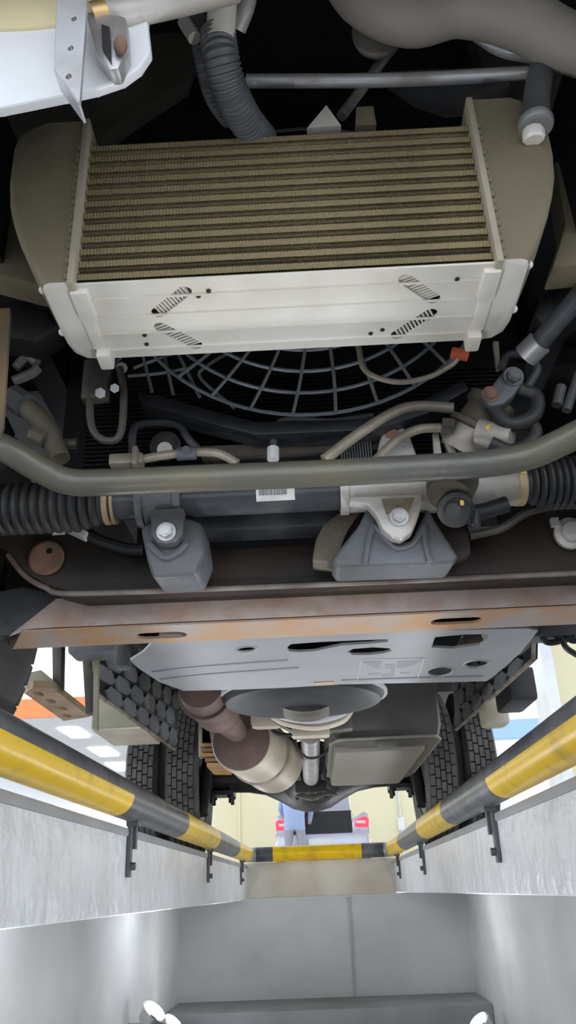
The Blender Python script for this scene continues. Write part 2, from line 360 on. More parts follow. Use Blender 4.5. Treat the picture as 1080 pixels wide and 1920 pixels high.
# ------------------------------------------------------------------ pit lamps (three seen near the end wall, more added unseen to light the lorry)
def pit_lamp(c, side, label, power, tilt=.9):
    t = thing('pit_lamp', label, 'lamp', c, 'flood lamps low on the pit walls')
    ax = (Vector((-.75*side, -.25, tilt))).normalized()
    MB().lathe([(-.05, .02), (-.045, .045), (0, .058), (.012, .062), (.016, .056)], c, ax, 28).build('reflector_housing', M_['chrome'], t)
    MB().lathe([(.012, .0), (.0165, .052), (.018, .05), (.019, .0)], c, ax, 24).build('lens', M_['lampglow'], t)
    MB().box(c+Vector((.05*side, 0, -.04)), (.12, .025, .012)).build('arm', M_['steel'], t)
    ld = bpy.data.lights.new('lamp_light', 'SPOT'); ld.energy = power; ld.color = (.93, .96, 1.0); ld.shadow_soft_size = .06
    ld.spot_size = math.radians(150); ld.spot_blend = .9
    lo = bpy.data.objects.new('lamp_light', ld); C.objects.link(lo); lo.location = c+ax*.03
    lo.rotation_euler = ax.to_track_quat('-Z', 'Y').to_euler()
    lo.parent = t; lo.matrix_parent_inverse = Matrix.Translation(t.location).inverted()
pit_lamp(P(287, 1900, Y=4.1), -1, 'round chrome flood lamp low on the left pit wall', PIT_LAMP_W*3)
pit_lamp(P(322, 1922, Y=4.75), -1, 'small bright flood lamp in the left corner of the end wall', PIT_LAMP_W*1.5)
pit_lamp(P(900, 1920, Y=4.6), 1, 'bright flood lamp low on the right pit wall', PIT_LAMP_W*3)
for y, nm in ((2.3, 'ahead of'), (.5, 'beside'), (-1.3, 'behind')):  # out of view, added to light the underside of the lorry
    for s_, sd in ((-1, 'left'), (1, 'right')):
        pit_lamp(G(.79*s_, y, -.85), s_, 'unseen flood lamp added low on the %s pit wall %s the viewer' % (sd, nm), PIT_LAMP_W*(4.0 if y > 1 else 2.6))

# ================================================================== the lorry
TR = thing('lorry', 'light lorry parked over the inspection pit, seen from below its front', 'lorry', (0, 2.2, 0))
TX = -.006
Zb, Zt, Yf, Yb, HW = .46, .692, .70, .838, .237
def yp(px, py, Y): return P(px, py, Y=Y)

# ---- intercooler: bottom plate is the part, everything on it a sub-part
fr = (Vector((TX, (Yf+Yb)/2, Zb)), Vector((1, 0, 0)), Vector((0, 1, 0)), Vector((0, 0, 1)))
def l2(px, py): 
    q = P(px, py, Z=Zb); return (q.x-TX, q.y-(Yf+Yb)/2)
slots = [((297, 584), (346, 545)), ((302, 612), (367, 645)), ((760, 522), (812, 558)), ((745, 626), (807, 586))]
hd = (Yb-Yf)/2
IC = holed('intercooler', [(-HW, -hd), (HW, -hd), (HW, hd), (-HW, hd)], [stadium(l2(*a), l2(*c), .0086) for a, c in slots] , .003, M_['alu'], fr, TR, 'aluminium intercooler with bright bottom plate and finned core')
for a, c in slots:
    a2, c2 = Vector(l2(*a)), Vector(l2(*c)); d = (c2-a2); n = 10; b = MB()
    for i in range(n+1):
        q = a2+d*(i/n)
        b.box((TX+q.x, (Yf+Yb)/2+q.y, Zb+.0035), (.0022, .021, .005), rot=Matrix.Rotation(math.atan2(d.y, d.x)+.35, 3, 'Z'))
    b.build('slot_fins', M_['alu'], IC)
b = MB(); b.box((TX, (Yf+Yb)/2, Zb+.014), (2*HW, 2*hd-.006, .008)); b.build('core_backing', M_['findark'], IC)
for k in range(4):
    b = MB(); yy = Yf+.025+k*.032; b.box((TX, yy, Zb-.0022), (2*HW-.01, .0022, .0022)); b.build('pressed_rib', M_['alu'], IC)
for a in ((372, 555), (391, 545), (271, 628), (275, 645), (857, 523), (695, 625), (717, 618)):
    q = P(a[0], a[1], Z=Zb-.002); MB().cyl(q, q+Vector((0, 0, -.0012)), .0028, seg=10).build('rivet', M_['findark'], IC)
NT = 12; pit = (Zt-Zb-.006)/NT
fin = None
for i in range(NT):
    z = Zb+.004+pit*(i+.42)
    if fin is None:
        b = MB(); h = pit*.47; n = 240
        prev = None
        pts = []
        for k in range(n+1):
            x = -HW+2*HW*k/n; pts.append((x, -.0009 if k % 2 else .0))
        v0 = [b.bm.verts.new((x, y, -h/2)) for x, y in pts]; v1 = [b.bm.verts.new((x, y, h/2)) for x, y in pts]
        for k in range(n): b.bm.faces.new((v0[k], v0[k+1], v1[k+1], v1[k]))
        b.box((0, .03, 0), (2*HW, .05, h*.98))
        fin = b.build('fin_strip', M_['finlight'], IC, smooth=0); fin.location = (TX, Yf+.003, z)
        b = MB(); b.box((0, .06, 0), (2*HW, .10, pit*.53), bev=.001); tb = b.build('cooling_tube', M_['findark'], IC); tb.location = (TX, Yf+.005, z+pit*.5)
    else:
        o = fin.copy(); C.objects.link(o); o.location = (TX, Yf+.003, z)
        o = tb.copy(); C.objects.link(o); o.location = (TX, Yf+.005, z+pit*.5)
# header flanges and end tanks
for s in (-1, 1):
    b = MB(); xh = TX+s*(HW+.004)
    b.box((xh, Yf+.056, (Zb+Zt)/2+.012), (.008, .13, Zt-Zb+.035), rot=Matrix.Rotation(0, 3, 'Z'), bev=.002)
    b.build('header_flange', M_['aluflange'], IC)
    b = MB()
    b.box((xh-s*.006, Yf+.03, Zb-.004), (.020, .05, .012), bev=.003).box((xh-s*.004, Yf+.085, Zb-.002), (.016, .06, .008), bev=.003).box((xh-s*.008, Yf+.128, Zb-.006), (.018, .03, .022), bev=.004)
    b.build('end_tab', M_['alu'], IC)
    # tank: sections stacked in z
    rings = []
    prof = [(Zb-.003, .024), (Zb, .033), (Zb+.03, .048), (Zb+.068, .066), (Zb+.10, .077), (Zb+.13, .085), (Zb+.17, .090), (Zt-.01, .091), (Zt+.015, .086), (Zt+.03, .06)]
    for z, wf in prof:
        x0 = TX+s*(HW+.006); ins = .006 if z < Zb-.001 else 0
        y0, y1 = Yf-.004+ins, Yb+.002-ins; Ly = y1-y0
        ring = [(x0, y0, z), (x0+s*(wf-.010), y0, z), (x0+s*(wf-.003), y0+.003, z), (x0+s*wf, y0+.010, z), (x0+s*wf*1.02, y0+Ly*.5, z), (x0+s*wf, y0+Ly*.76, z), (x0+s*wf*.86, y0+Ly*.90, z), (x0+s*wf*.5, y0+Ly*.98, z), (x0, y1, z)]
        rings.append(ring if s > 0 else ring[::-1])
    b = MB(); b.loft(rings)
    bmesh.ops.recalc_face_normals(b.bm, faces=b.bm.faces[:])
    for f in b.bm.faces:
        f.material_index = 1 if f.normal.z > -.6 else 0  # all but the underside take the dust colour that holds the dim warm light
    b.build('end_tank', [M_['alu'], M_['aludust_warmlit']], IC, smooth=50)
    b = MB()
    for k in range(20): b.sph((xh+s*.006, Yf-.005+.001*(k % 2), Zb+.008+k*.0115), .0042, (1, .6, 1.3), 8)
    b.build('weld_bead', M_['aludust_warmlit'], IC)
    for (zz, yy) in ((Zb+.012, Yf+.02), (Zb+.006, Yf+.09)):
        MB().sph((xh+s*(.034+(zz-Zb)*.5), yy, zz), .0055, (1, 1, 1), 10).build('boss', M_['alu'], IC)
# top brackets
b = MB(); b.prism([yp(575, 240, .72), yp(612, 196, .72), yp(640, 235, .72)], (0, .012, 0), bev=.001); b.build('top_bracket', M_['alu'], IC)
b = MB(); b.prism([yp(666, 235, .73), yp(668, 200, .73), yp(700, 198, .73), yp(706, 233, .73)], (0, .012, 0), bev=.001); b.build('top_bracket', M_['aludust_warmlit'], IC)

# ---- upper front: bumper, brackets, hoses
b = MB(); Yn = .50
zl = yp(-90, 216, Yn).z-.03
b.prism([Vector((-.86, Yn, zl)), Vector((-.86, Yn, .88)), Vector((yp(280, -90, Yn).x, Yn, .88))]+[yp(*q, Yn) for q in ((276, 40), (282, 95), (262, 125), (230, 148), (180, 165), (120, 178), (60, 190), (0, 202), (-90, 216))], (0, .014, .004), bev=.004, seg=3)
b.build('bumper', M_['white'], TR, 'white bumper corner')
b = MB(); b.prism([Vector((-.80, .496, yp(-90, 56, .496).z-.012)), Vector((-.80, .496, .80)), Vector((yp(150, -90, .496).x, .496, .80))]+[yp(*q, .496) for q in ((118, 20), (112, 44), (60, 50), (-90, 56))], (0, .006, 0), bev=.002); b.build('reflection_panel', M_['creamreflect'], TR, 'cream sheet coloured as the warm reflection on the bumper')  # thin sheet painted as the bumper's warm reflection
Yn = .455
def pl2(px, py, Y): q = P(px, py, Y=Y); return (q.x, q.z)
frv = (Vector((0, Yn, 0)), Vector((1, 0, 0)), Vector((0, 0, 1)), Vector((0, -1, 0)))
fb = holed('slotted_bracket', [pl2(*q, Yn) for q in ((110, -40), (166, -40), (160, 60), (150, 192), (104, 132))], [ell(*pl2(*q, Yn), .0030, .0042) for q in ((140, 40), (134, 95), (130, 148))], .004, M_['steel'], frv, TR, 'flat steel bracket with three holes', bev=.0006)
b = MB(); b.prism([yp(*q, Yn) for q in ((104, 132), (110, -40), (107, -40), (101, 131), (146, 193), (150, 191))], (0, .02, 0)); b.build('flange', M_['steel'], fb)
b = MB(); b.prism([yp(*q, .48) for q in ((158, 20), (235, 30), (238, 90), (222, 128), (205, 130), (180, 100))], (0, .02, .004), bev=.003); hk = b.build('hook_bracket', M_['steel'], TR)
b = MB(); b.prism([yp(*q, .476) for q in ((190, 45), (205, 50), (208, 115), (192, 90))], (0, .006, 0)); b.build('opening', M_['black'], hk)
b = MB(); b.sph(yp(226, 85, .475), .008, (.8, .8, 1.4)); b.build('rust_spot', M_['rustcap'], hk)
b = MB(); b.tube([yp(185, 34, .49), yp(300, 12, .50), yp(440, -20, .52)], .0135, 16); q = b.build('coolant_pipe', M_['cast'], TR, 'silver pipe above the bumper')
b = MB(); b.cyl(yp(172, 36, .488), yp(200, 31, .49), .015); b.build('brass_end', M_['brass'], q)
b = MB(); b.tube([yp(378, -40, .60), yp(377, 40, .61), yp(383, 110, .63), yp(402, 180, .67), yp(432, 225, .71)], .0125, 14, ribs=(.0052, .045)); b.build('convoluted_hose', M_['hose'], TR, 'thin grey corrugated hose')
b = MB(); b.tube([yp(408, 60, .60), yp(415, 110, .61), yp(432, 170, .64), yp(460, 225, .685), yp(490, 262, .73)], .0205, 20, ribs=(.006, .05)); q = b.build('convoluted_hose', M_['hose'], TR, 'thick grey corrugated hose running down to the intercooler')
b = MB(); b.tube([yp(420, -40, .585), yp(416, 20, .59), yp(413, 78, .598)], [.018, .0172, .0165], 16); b.build('pipe_end', M_['alu'], q)
b = MB(); b.tube([yp(470, -40, .62), yp(462, 10, .63), yp(445, 55, .65)], .011, 12); b.build('coolant_pipe', M_['cast'], TR)
b = MB(); b.tube([yp(345, 40, .60), yp(365, 72, .60)], .008, 10, sub=1); b.build('coolant_pipe', M_['cast'], TR)
b = MB(); b.tube([yp(462, 152, .70), yp(740, 150, .70), yp(1005, 137, .70)], .0088, 14); b.build('cross_tube', M_['steel'], TR, 'thin steel cross tube above the intercooler')
b = MB(); b.tube([yp(750, 70, .76), yp(640, 218, .76)], .0075, 12, sub=1); b.build('stay_rod', M_['steel'], TR, 'slanting steel rod')
b = MB(); b.tube([yp(600, -120, .62), yp(680, -10, .64), yp(770, 30, .65), yp(860, 15, .65), yp(960, 30, .65), yp(1050, 75, .66), yp(1140, 110, .66)], [.03, .036, .036, .034, .036, .034, .03], 24); b.build('air_duct', M_['duct'], TR, 'curved grey air duct')
b = MB(); b.sph(yp(705, 60, .72), .045, (.75, .6, 1.0), 20); b.build('duct_flare', M_['duct'], TR)
b = MB(); b.prism([yp(*q, .86) for q in ((-60, 150), (60, 60), (290, 20), (380, 60), (350, 150), (250, 215), (190, 260), (180, 300), (-60, 380))], (0, .03, 0), bev=.006); b.build('inner_panel', M_['inner'], TR, 'dusty inner panel behind the bumper')
b = MB(); b.prism([yp(*q, .86) for q in ((880, 60), (1130, 40), (1130, 330), (1030, 300), (930, 190))], (0, .03, 0), bev=.006); b.build('inner_panel', M_['inner'], TR, 'dusty inner panel behind the right hose')
b = MB(); b.tube([yp(895, 68, .70), yp(940, 95, .70), yp(1000, 108, .70)], .008, 10); b.build('cable_sleeve', M_['white'], TR)
b = MB(); b.prism([yp(*q, .80) for q in ((720, 130), (975, 120), (955, 160), (900, 185), (840, 190), (780, 170))], (0, .03, 0), bev=.006); b.build('pulley_cover', M_['hose'], TR)
b = MB(); b.tube([yp(1032, 75, .69), yp(1018, 120, .69), yp(1008, 170, .69), yp(1005, 225, .69)], [.010, .016, .0165, .0165], 16); q = b.build('charge_hose', M_['hose'], TR, 'grey rubber hose clamped to the intercooler tank')
b = MB(); b.lathe([(0, .020), (.004, .0215), (.008, .0215), (.012, .020)], yp(1003, 226, .69), (0, 0, -1)); b.build('hose_clamp', M_['steel'], q)
b = MB(); b.lathe([(0, .012), (.004, .0135), (.012, .0135), (.015, .011)], yp(999, 243, .685), (0, .25, -1), 10); b.build('hose_fitting', M_['alu'], q)
b = MB(); b.box((0, .75, 1.16), (1.7, 1.0, .05)).box((0, 1.32, .96), (1.3, .04, .45)); b.build('cab_floor', M_['black'], TR, 'black underside of the cab')
b = MB(); b.box((0, .36, 1.25), (1.72, .06, 1.2), bev=.02); b.build('cab_front', M_['white'], TR, 'unseen white front panel of the cab')  # out of view, added to block light coming from the front
for s in (-1, 1):
    b = MB(); b.box((s*.86, .95, 1.0), (.03, 1.25, .75), bev=.01); b.build('cab_side', M_['white'], TR, 'unseen white side panel of the cab')  # out of view, added to keep side light off the underside
    b = MB(); b.box((s*.56, 1.18, .80), (.30, .82, .05)).box((s*.60, 1.60, .64), (.34, .03, .36)) if s > 0 else b.box((s*.56, 1.18, .80), (.30, .82, .05)); b.build('wheel_arch', M_['black'], TR, 'black inner wheel arch')
for s in (-1, 1):
    b = MB(); b.box((s*.42, 1.12, .74), (.05, 1.0, .22)); b.build('inner_panel', M_['black'], TR)
# body floor over the rest
b = MB(); b.box((0, 3.4, .88), (1.72, 4.2, .05)); b.build('load_bed', M_['axle'], TR, 'dark underside of the load bed')
for s in (-1, 1):
    b = MB(); b.box((s*.38, 3.4, .70), (.06, 4.0, .16)); b.build('chassis_rail', M_['axle'], TR, 'black chassis rail')
for y in (2.2, 2.9, 3.6, 4.4):
    b = MB(); b.box((0, y, .82), (1.6, .07, .08)); b.build('cross_bearer', M_['axle'], TR)

# ---- fan guard, shroud and radiator
FC = Vector((P(585, 700, Y=1.0).x, 1.0, .76)); 
b = MB(); b.box((0, 1.16, .66), (.78, .05, .44)); RAD = b.build('radiator', M_['black'], TR, 'black radiator behind the fan guard')
b = MB()
for k in range(22): b.box((0, 1.132, .45+.008*k), (.70, .008, .0032))
o = b.build('radiator_fins', M_['black'], RAD); o['kind'] = 'stuff'
b = MB()
for r in (.30, .262, .224, .186, .148, .11):
    pts = [FC+Vector((r*math.cos(a), (.30-r)*-.03, r*math.sin(a))) for a in [math.pi*2*k/72 for k in range(73)]]
    b.tube(pts, .0030, 6, sub=1)
FG = b.build('fan_guard', M_['fan'], TR, 'dark grey ring fan guard behind the intercooler')
for k in range(30):
    a = 2*math.pi*k/30; 
    if math.sin(a) > .35: continue
    b = MB(); pts = [FC+Vector((r*math.cos(a+.5*(.3-r)), -.004, r*math.sin(a+.5*(.3-r)))) for r in (.302, .262, .224, .186)]
    b.tube(pts, .0027, 6, sub=2); b.build('guard_spoke', M_['fan'], FG)
b = MB()
b.prism([P(*q, Y=1.03) for q in ((255, 735), (300, 742), (400, 770), (480, 790), (690, 785), (780, 755), (870, 712), (880, 730), (800, 775), (700, 806), (480, 815), (380, 790), (265, 756))], (0, .04, 0), bev=.003); b.build('fan_shroud', M_['pan'], TR, 'black fan shroud lower edge')
for pts in (((240, 705), (300, 700), (352, 690)), ((265, 655), (285, 735)), ((305, 655), (325, 740)), ((330, 655), (375, 745)), ((440, 655), (382, 690), (378, 712), (440, 765)), ((250, 690), (330, 660)), ((210, 690), (250, 640))):
    b = MB(); b.tube([P(*q, Y=1.01) for q in pts], .0027, 8, sub=3); b.build('guard_bar', M_['fan'], FG)
b = MB(); b.cyl(P(228, 690, Y=1.0), P(228, 690, Y=.985), .009, seg=8); b.build('guard_bolt', M_['steel'], FG)
for pts, r in (((672, 650), (685, 695), (740, 716), (800, 708), (845, 685), (862, 668)), .0042), :
    b = MB(); b.tube([P(*q, Y=.97) for q in pts], r, 8); wr = b.build('wire_loom', M_['pipe'], TR, 'beige wire loom below the intercooler')
b = MB(); b.box(P(862, 664, Y=.965), (.026, .014, .012), rot=Matrix.Rotation(.3, 3, 'Y'), bev=.002); b.build('connector', M_['red'], wr, 'red connector')

# ---- stabiliser bar
SBR = .0185
b = MB()
b.tube([P(-330, 690, Y=.82), P(-150, 775, Y=.87), P(-60, 815, Y=.90), P(10, 842, Y=.91), P(75, 880, Y=.935), P(125, 902, Y=.95), P(190, 905, Y=.955), P(400, 896, Y=.955), P(600, 888, Y=.955), P(800, 877, Y=.955), P(900, 871, Y=.955), P(985, 857, Y=.95), P(1045, 833, Y=.93), P(1130, 790, Y=.90), P(1230, 740, Y=.86), P(1400, 660, Y=.80)], SBR, 24, sub=6)
STB = b.build('stabiliser_bar', M_['bar'], TR, 'thick grey stabiliser bar spanning the front')

# ---- steering rack
YR = 1.08
rl, rr_ = P(205, 945, Y=YR), P(985, 908, Y=YR)
zr = (rl.z+rr_.z)/2-.001
def rk(px): return Vector((P(px, 930, Y=YR).x, YR, zr))
b = MB(); b.cyl(rk(205), rk(650), .025, seg=28); RK = b.build('steering_rack', M_['rack'], TR, 'dark steering rack tube')
def boot(x0, x1):
    n = 14; prof = []
    L = abs(x1.x-x0.x); d = 1 if x1.x > x0.x else -1
    prof.append((0, .026)); prof.append((.012, .028))
    for k in range(n):
        h = .014+(L-.014)*k/n; st = (L-.014)/n; R = .032+.008*min(1, k/2)
        prof += [(h, R-.006), (h+st*.3, R), (h+st*.65, R), (h+st*.95, R-.006)]
    b = MB(); b.lathe(prof, x0, (d, 0, 0), 32); return b.build('rack_boot', M_['rubber'], TR, 'black ribbed rubber rack boot')
BL = boot(rk(205), rk(-50)); BR = boot(rk(978), rk(1180))
for e_, o_ in ((rk(-50), -.62), (rk(1180), .62)):
    b = MB(); b.cyl(e_, (o_, YR+.03, zr+.01), .011, seg=14).sph((o_, YR+.03, zr+.01), .02, seg=12); b.build('tie_rod', M_['rack'], TR)
b = MB(); b.lathe([(-.004, .0275), (-.004, .031), (.004, .031), (.004, .0275)], rk(204), (1, 0, 0), 28).lathe([(.008, .0275), (.008, .031), (.012, .031), (.012, .0275)], rk(204), (1, 0, 0), 28); b.build('clamp_band', M_['tan'], BL, 'tan clamp band')
b = MB(); b.lathe([(-.005, .0275), (-.005, .032), (.005, .032), (.005, .0275)], rk(975), (1, 0, 0), 28); b.build('clamp_band', M_['tan'], BR, 'tan clamp band')
b = MB(); b.box(rk(200)+Vector((0, -.031, .012)), (.010, .003, .012)); b.build('paint_mark', M_['yel'], BL); b = MB(); b.box(rk(977)+Vector((0, -.032, .010)), (.008, .003, .016)); b.build('paint_mark', M_['yel'], BR)
# sticker
c = rk(516)+Vector((0, -.0252, -.001)); b = MB(); 
rings = []
for k in range(7):
    a = math.radians(-34+68*k/6+6); rings.append([(x, YR-math.cos(a)*.0256, zr+math.sin(-a)*.0256) for x in (rk(482).x, rk(553).x)])
vs = [[b.bm.verts.new(p) for p in r] for r in rings]
for k in range(6): b.bm.faces.new((vs[k][0], vs[k][1], vs[k+1][1], vs[k+1][0]))
b.build('sticker', M_['label'], RK, 'white barcode sticker')
b = MB(); x = rk(488).x
while x < rk(540).x:
    ww = random.choice((.0006, .001, .0014)); 
    for a in (-.02, .14, .28): b.box((x, YR-math.cos(a)*.0259, zr+math.sin(-a)*.0259), (ww, .0006, .0048), rot=Matrix.Rotation(-a, 3, 'X'))
    x += ww+random.choice((.0008, .0012))
b.build('barcode', M_['ink'], RK)
# left clamp and mount
b = MB(); b.lathe([(0, .026), (0, .034), (.055, .034), (.055, .026)], rk(268), (1, 0, 0), 32).lathe([(-.006, .034), (-.006, .038), (.004, .038), (.004, .034)], rk(268), (1, 0, 0), 32).lathe([(.051, .034), (.051, .038), (.061, .038), (.061, .034)], rk(268), (1, 0, 0), 32)
RC = b.build('rack_clamp', M_['castgrey'], RK)
b = MB(); b.prism([P(*q, Y=1.045) for q in ((282, 955), (345, 952), (343, 1000), (330, 1016), (312, 1020), (295, 1017), (283, 1002))], (0, .02, 0), bev=.003); b.build('clamp_lug', M_['castgrey'], RC)
hexbolt('mount_bolt', P(312, 998, Y=1.045), (0, -1, -.12), .0105, .013, M_['steel'], RK)
b = MB(); b.prism([P(*q, Y=1.065) for q in ((262, 985), (290, 975), (350, 970), (378, 978), (386, 1035), (368, 1078), (285, 1083), (272, 1040))], (0, .10, .01), bev=.010, seg=3); b.build('rack_mount', M_['castgrey'], TR, 'grey cast rack mount on the left')
b = MB(); b.tube([P(*q, Y=1.063) for q in ((280, 1020), (300, 1040), (315, 1045), (335, 1035), (350, 1020))], .006, 8); b.build('rack_mount_ridge', M_['castgrey'], TR)
# right aluminium housing
b = MB(); b.lathe([(0, .026), (0, .033), (.012, .033), (.014, .030), (.10, .030), (.13, .036), (.20, .036), (.24, .031), (.275, .031), (.278, .026)], rk(637), (1, 0, 0), 32)
HS = b.build('rack_housing', M_['cast'], TR, 'cast aluminium rack housing')
b = MB(); b.prism([P(*q, Y=1.04) for q in ((655, 930), (795, 925), (792, 945), (782, 975), (772, 998), (752, 1010), (735, 1006), (716, 990), (706, 965), (690, 945), (655, 942))], (0, .022, 0), bev=.004, seg=3); b.build('housing_lug', M_['cast'], HS)
b = MB(); b.prism([P(*q, Y=1.038) for q in ((715, 935), (778, 932), (765, 965), (745, 950), (725, 965))], (0, .01, 0), bev=.002); b.build('lug_recess', M_['aludust_warmlit'], HS)
hexbolt('mount_bolt', P(748, 970, Y=1.038), (0, -1, -.12), .0100, .013, M_['steel'], HS)
b = MB(); b.prism([P(*q, Y=1.055) for q in ((705, 860), (712, 825), (722, 802), (738, 795), (756, 800), (770, 820), (782, 855), (780, 870), (705, 872))], (0, .025, .002), bev=.004, seg=3); lg = b.build('upper_lug', M_['cast'], HS)
b = MB(); b.cyl(P(737, 818, Y=1.053), P(737, 818, Y=1.06), .011, seg=20); b.build('lug_hole', M_['rustcap'], HS)
b = MB(); b.prism([P(*q, Y=1.075) for q in ((692, 945), (672, 985), (642, 1022), (622, 1048), (634, 1063), (850, 1056), (861, 1044), (832, 1000), (802, 952), (772, 1012), (742, 1016))], (0, .09, .01), bev=.007, seg=3); b.build('rack_mount', M_['castgrey'], TR, 'wide grey cast rack mount on the right')
for pts in (((700, 985), (690, 1020), (684, 1058)), ((795, 985), (798, 1020), (806, 1054)), ((702, 985), (735, 1022), (752, 1028), (775, 1018), (795, 985))):
    b = MB(); b.tube([P(*q, Y=1.074) for q in pts], .005, 8); b.build('rack_mount_ridge', M_['castgrey'], TR)
b = MB(); b.prism([P(*q, Y=1.115) for q in ((585, 1050), (592, 1010), (605, 985), (650, 948), (680, 955), (650, 1000), (630, 1055))], (0, .07, .01), bev=.006); b.build('mount_gusset', M_['valve'], TR)
b = MB(); b.prism([P(*q, Y=1.125) for q in ((800, 960), (850, 970), (880, 1000), (885, 1040), (840, 1050))], (0, .06, .01), bev=.006); b.build('mount_gusset', M_['cross'], TR)
# pressure valve and lower black cap right of lug
b = MB(); b.cyl(P(848, 900, Y=1.03), P(842, 930, Y=1.02), .038, .032, seg=24); vb = b.build('valve_body', M_['valve'], HS)
b = MB(); b.lathe([(0, .022), (.01, .026), (.018, .026), (.022, .019), (.026, .019)], P(850, 950, Y=1.03), (0, -.7, -.6), 24); b.build('valve_cap', M_['rubber'], HS)
b = MB(); b.cyl(P(850, 957, Y=1.0), P(850, 957, Y=.994), .010, seg=14); b.build('valve_nut', M_['rubber'], HS)
b = MB(); b.box(P(866, 943, Y=1.0), (.005, .003, .007)); b.build('paint_mark', M_['yel'], HS)
b = MB(); b.tube([P(*q, Y=1.05) for q in ((865, 960), (900, 960), (950, 945))], .012, 12); b.cyl(P(892, 960, Y=1.03), P(892, 985, Y=1.03), .007, seg=10); b.build('valve_arm', M_['rubber'], HS)
b = MB(); b.tube([P(*q, Y=1.13) for q in ((880, 1005), (940, 990), (990, 960), (1060, 945))], .007, 8); b.build('brake_pipe', M_['grease'], TR)
# pinion valve tower
b = MB(); pa, pb = P(865, 850, Y=1.06), P(925, 750, Y=1.02); ax = (pb-pa)
b.lathe([(0, .036), (ax.length*.42, .036), (ax.length*.44, .030)], pa, ax, 28); PT = b.build('pinion_tower', M_['cast'], TR, 'dusty aluminium steering pinion tower')
b = MB(); b.lathe([(ax.length*.40, .036), (ax.length*.43, .043), (ax.length*.52, .043), (ax.length*.55, .034), (ax.length*.8, .032), (ax.length*.84, .037), (ax.length*1.0, .037), (ax.length*1.04, .026)], pa, ax, 28); b.build('pinion_sleeve', M_['valve'], PT, 'dusty brown upper sleeve')
b = MB(); b.cyl(P(900, 815, Y=1.02), P(960, 820, Y=1.0), .024, .016, seg=16); b.build('pinion_port', M_['cast'], PT)
b = MB(); b.tube([P(*q, Y=.99) for q in ((920, 760), (955, 795), (1000, 780), (1005, 745), (975, 730))], .011, 12); b.build('return_hose', M_['rubber'], PT)
b = MB(); b.tube([P(*q, Y=1.0) for q in ((920, 830), (960, 845), (998, 825), (1000, 800), (955, 792))], .010, 12); b.build('return_hose', M_['rubber'], PT)
b = MB(); b.box(P(917, 802, Y=.995), (.012, .003, .007), rot=Matrix.Rotation(-.4, 3, 'Y')); b.build('paint_mark', M_['yel'], PT)
b = MB(); ja, jb = P(918, 748, Y=1.0), P(965, 705, Y=.97); d = (jb-ja)
b.prism([P(*q, Y=.975) for q in ((905, 745), (935, 705), (945, 695), (965, 688), (982, 700), (982, 715), (962, 742), (945, 757), (920, 762))], (0, .026, 0), bev=.005, seg=3); UJ = b.build('universal_joint', M_['castgrey'], TR, 'grey steering universal joint')
hexbolt('joint_bolt', P(962, 707, Y=.974), (0, -1, -.2), .011, .012, M_['rack'], UJ)
hexbolt('joint_bolt', P(919, 740, Y=.974), (0, -1, -.2), .009, .008, M_['rustcap'], UJ)
b = MB(); b.tube([P(*q, Y=.98) for q in ((940, 690), (955, 665), (985, 668), (1008, 690), (990, 725))], .006, 8, sub=3); b.build('joint_yoke', M_['rack'], UJ)
b = MB(); b.tube([P(1000, 655, Y=.95), P(1100, 540, Y=.88)], .0145, 16, sub=1); SS = b.build('steering_shaft', M_['rack'], TR, 'grey steering shaft')
b = MB(); b.cyl(P(985, 668, Y=.96), P(1012, 642, Y=.94), .019, seg=16); b.build('shaft_collar', M_['steel'], SS)
b = MB(); b.tube([P(1052, 725, Y=1.0), P(1044, 760, Y=1.0)], .008, 10, sub=1).tube([P(1085, 700, Y=1.0), P(1062, 770, Y=1.0)], .007, 10, sub=1); b.build('wheel_cylinder_hose', M_['hose'], TR)
b = MB(); b.prism([P(*q, Y=.99) for q in ((925, 640), (935, 640), (938, 690), (932, 692))], (0, .008, 0)); b.build('clip', M_['pipe'], TR)
# steel pipes
for pts, r, Y in (([(608, 862), (670, 815), (735, 775), (780, 762), (850, 765)], .0085, 1.03), ([(705, 862), (745, 825), (785, 805), (838, 802)], .007, 1.02)):
    b = MB(); b.tube([P(*q, Y=Y) for q in pts], r, 12); b.build('hydraulic_pipe', M_['pipe'], TR, 'beige hydraulic pipe to the pinion tower')
b = MB(); b.cyl(P(828, 798, Y=1.02), P(850, 800, Y=1.02), .013, seg=6); b.build('pipe_nut', M_['grease'], TR)
b = MB(); b.prism([P(*q, Y=1.04) for q in ((812, 812), (822, 812), (830, 862), (815, 862))], (0, .01, 0)).prism([P(*q, Y=1.04) for q in ((826, 808), (834, 806), (862, 862), (848, 864))], (0, .01, 0)); b.build('web_rib', M_['cast'], TR)
b = MB(); b.tube([P(*q, Y=1.02) for q in ((262, 862), (300, 855), (340, 850), (385, 848), (415, 852), (445, 868))], .0065, 10); HP = b.build('hydraulic_pipe', M_['pipe'], TR, 'beige pipe with joint above the bar on the left')
b = MB(); b.box(P(238, 865, Y=1.02), (.050, .022, .018), bev=.004).box(P(256, 862, Y=1.015), (.008, .03, .030), bev=.002); b.build('pipe_connector', M_['pipe'], HP)
b = MB(); b.cyl(P(332, 851, Y=1.018), P(368, 849, Y=1.018), .010, seg=12).cyl(P(349, 843, Y=1.005), P(349, 843, Y=1.0), .006, seg=8); b.build('pipe_joint', M_['castgrey'], HP)
b = MB(); b.tube([P(*q, Y=1.06) for q in ((248, 850), (249, 812), (262, 796), (310, 793), (338, 800), (352, 822), (375, 845))], .0062, 10); b.build('bent_tube', M_['rack'], TR, 'bent grey tube hoop')
b = MB(); b.lathe([(0, .024), (.006, .024), (.006, .017), (.012, .017), (.012, .010), (.016, .010)], P(311, 838, Y=1.08), (0, -1, -.1), 24); rb = b.build('rubber_mount', M_['rubber'], TR)
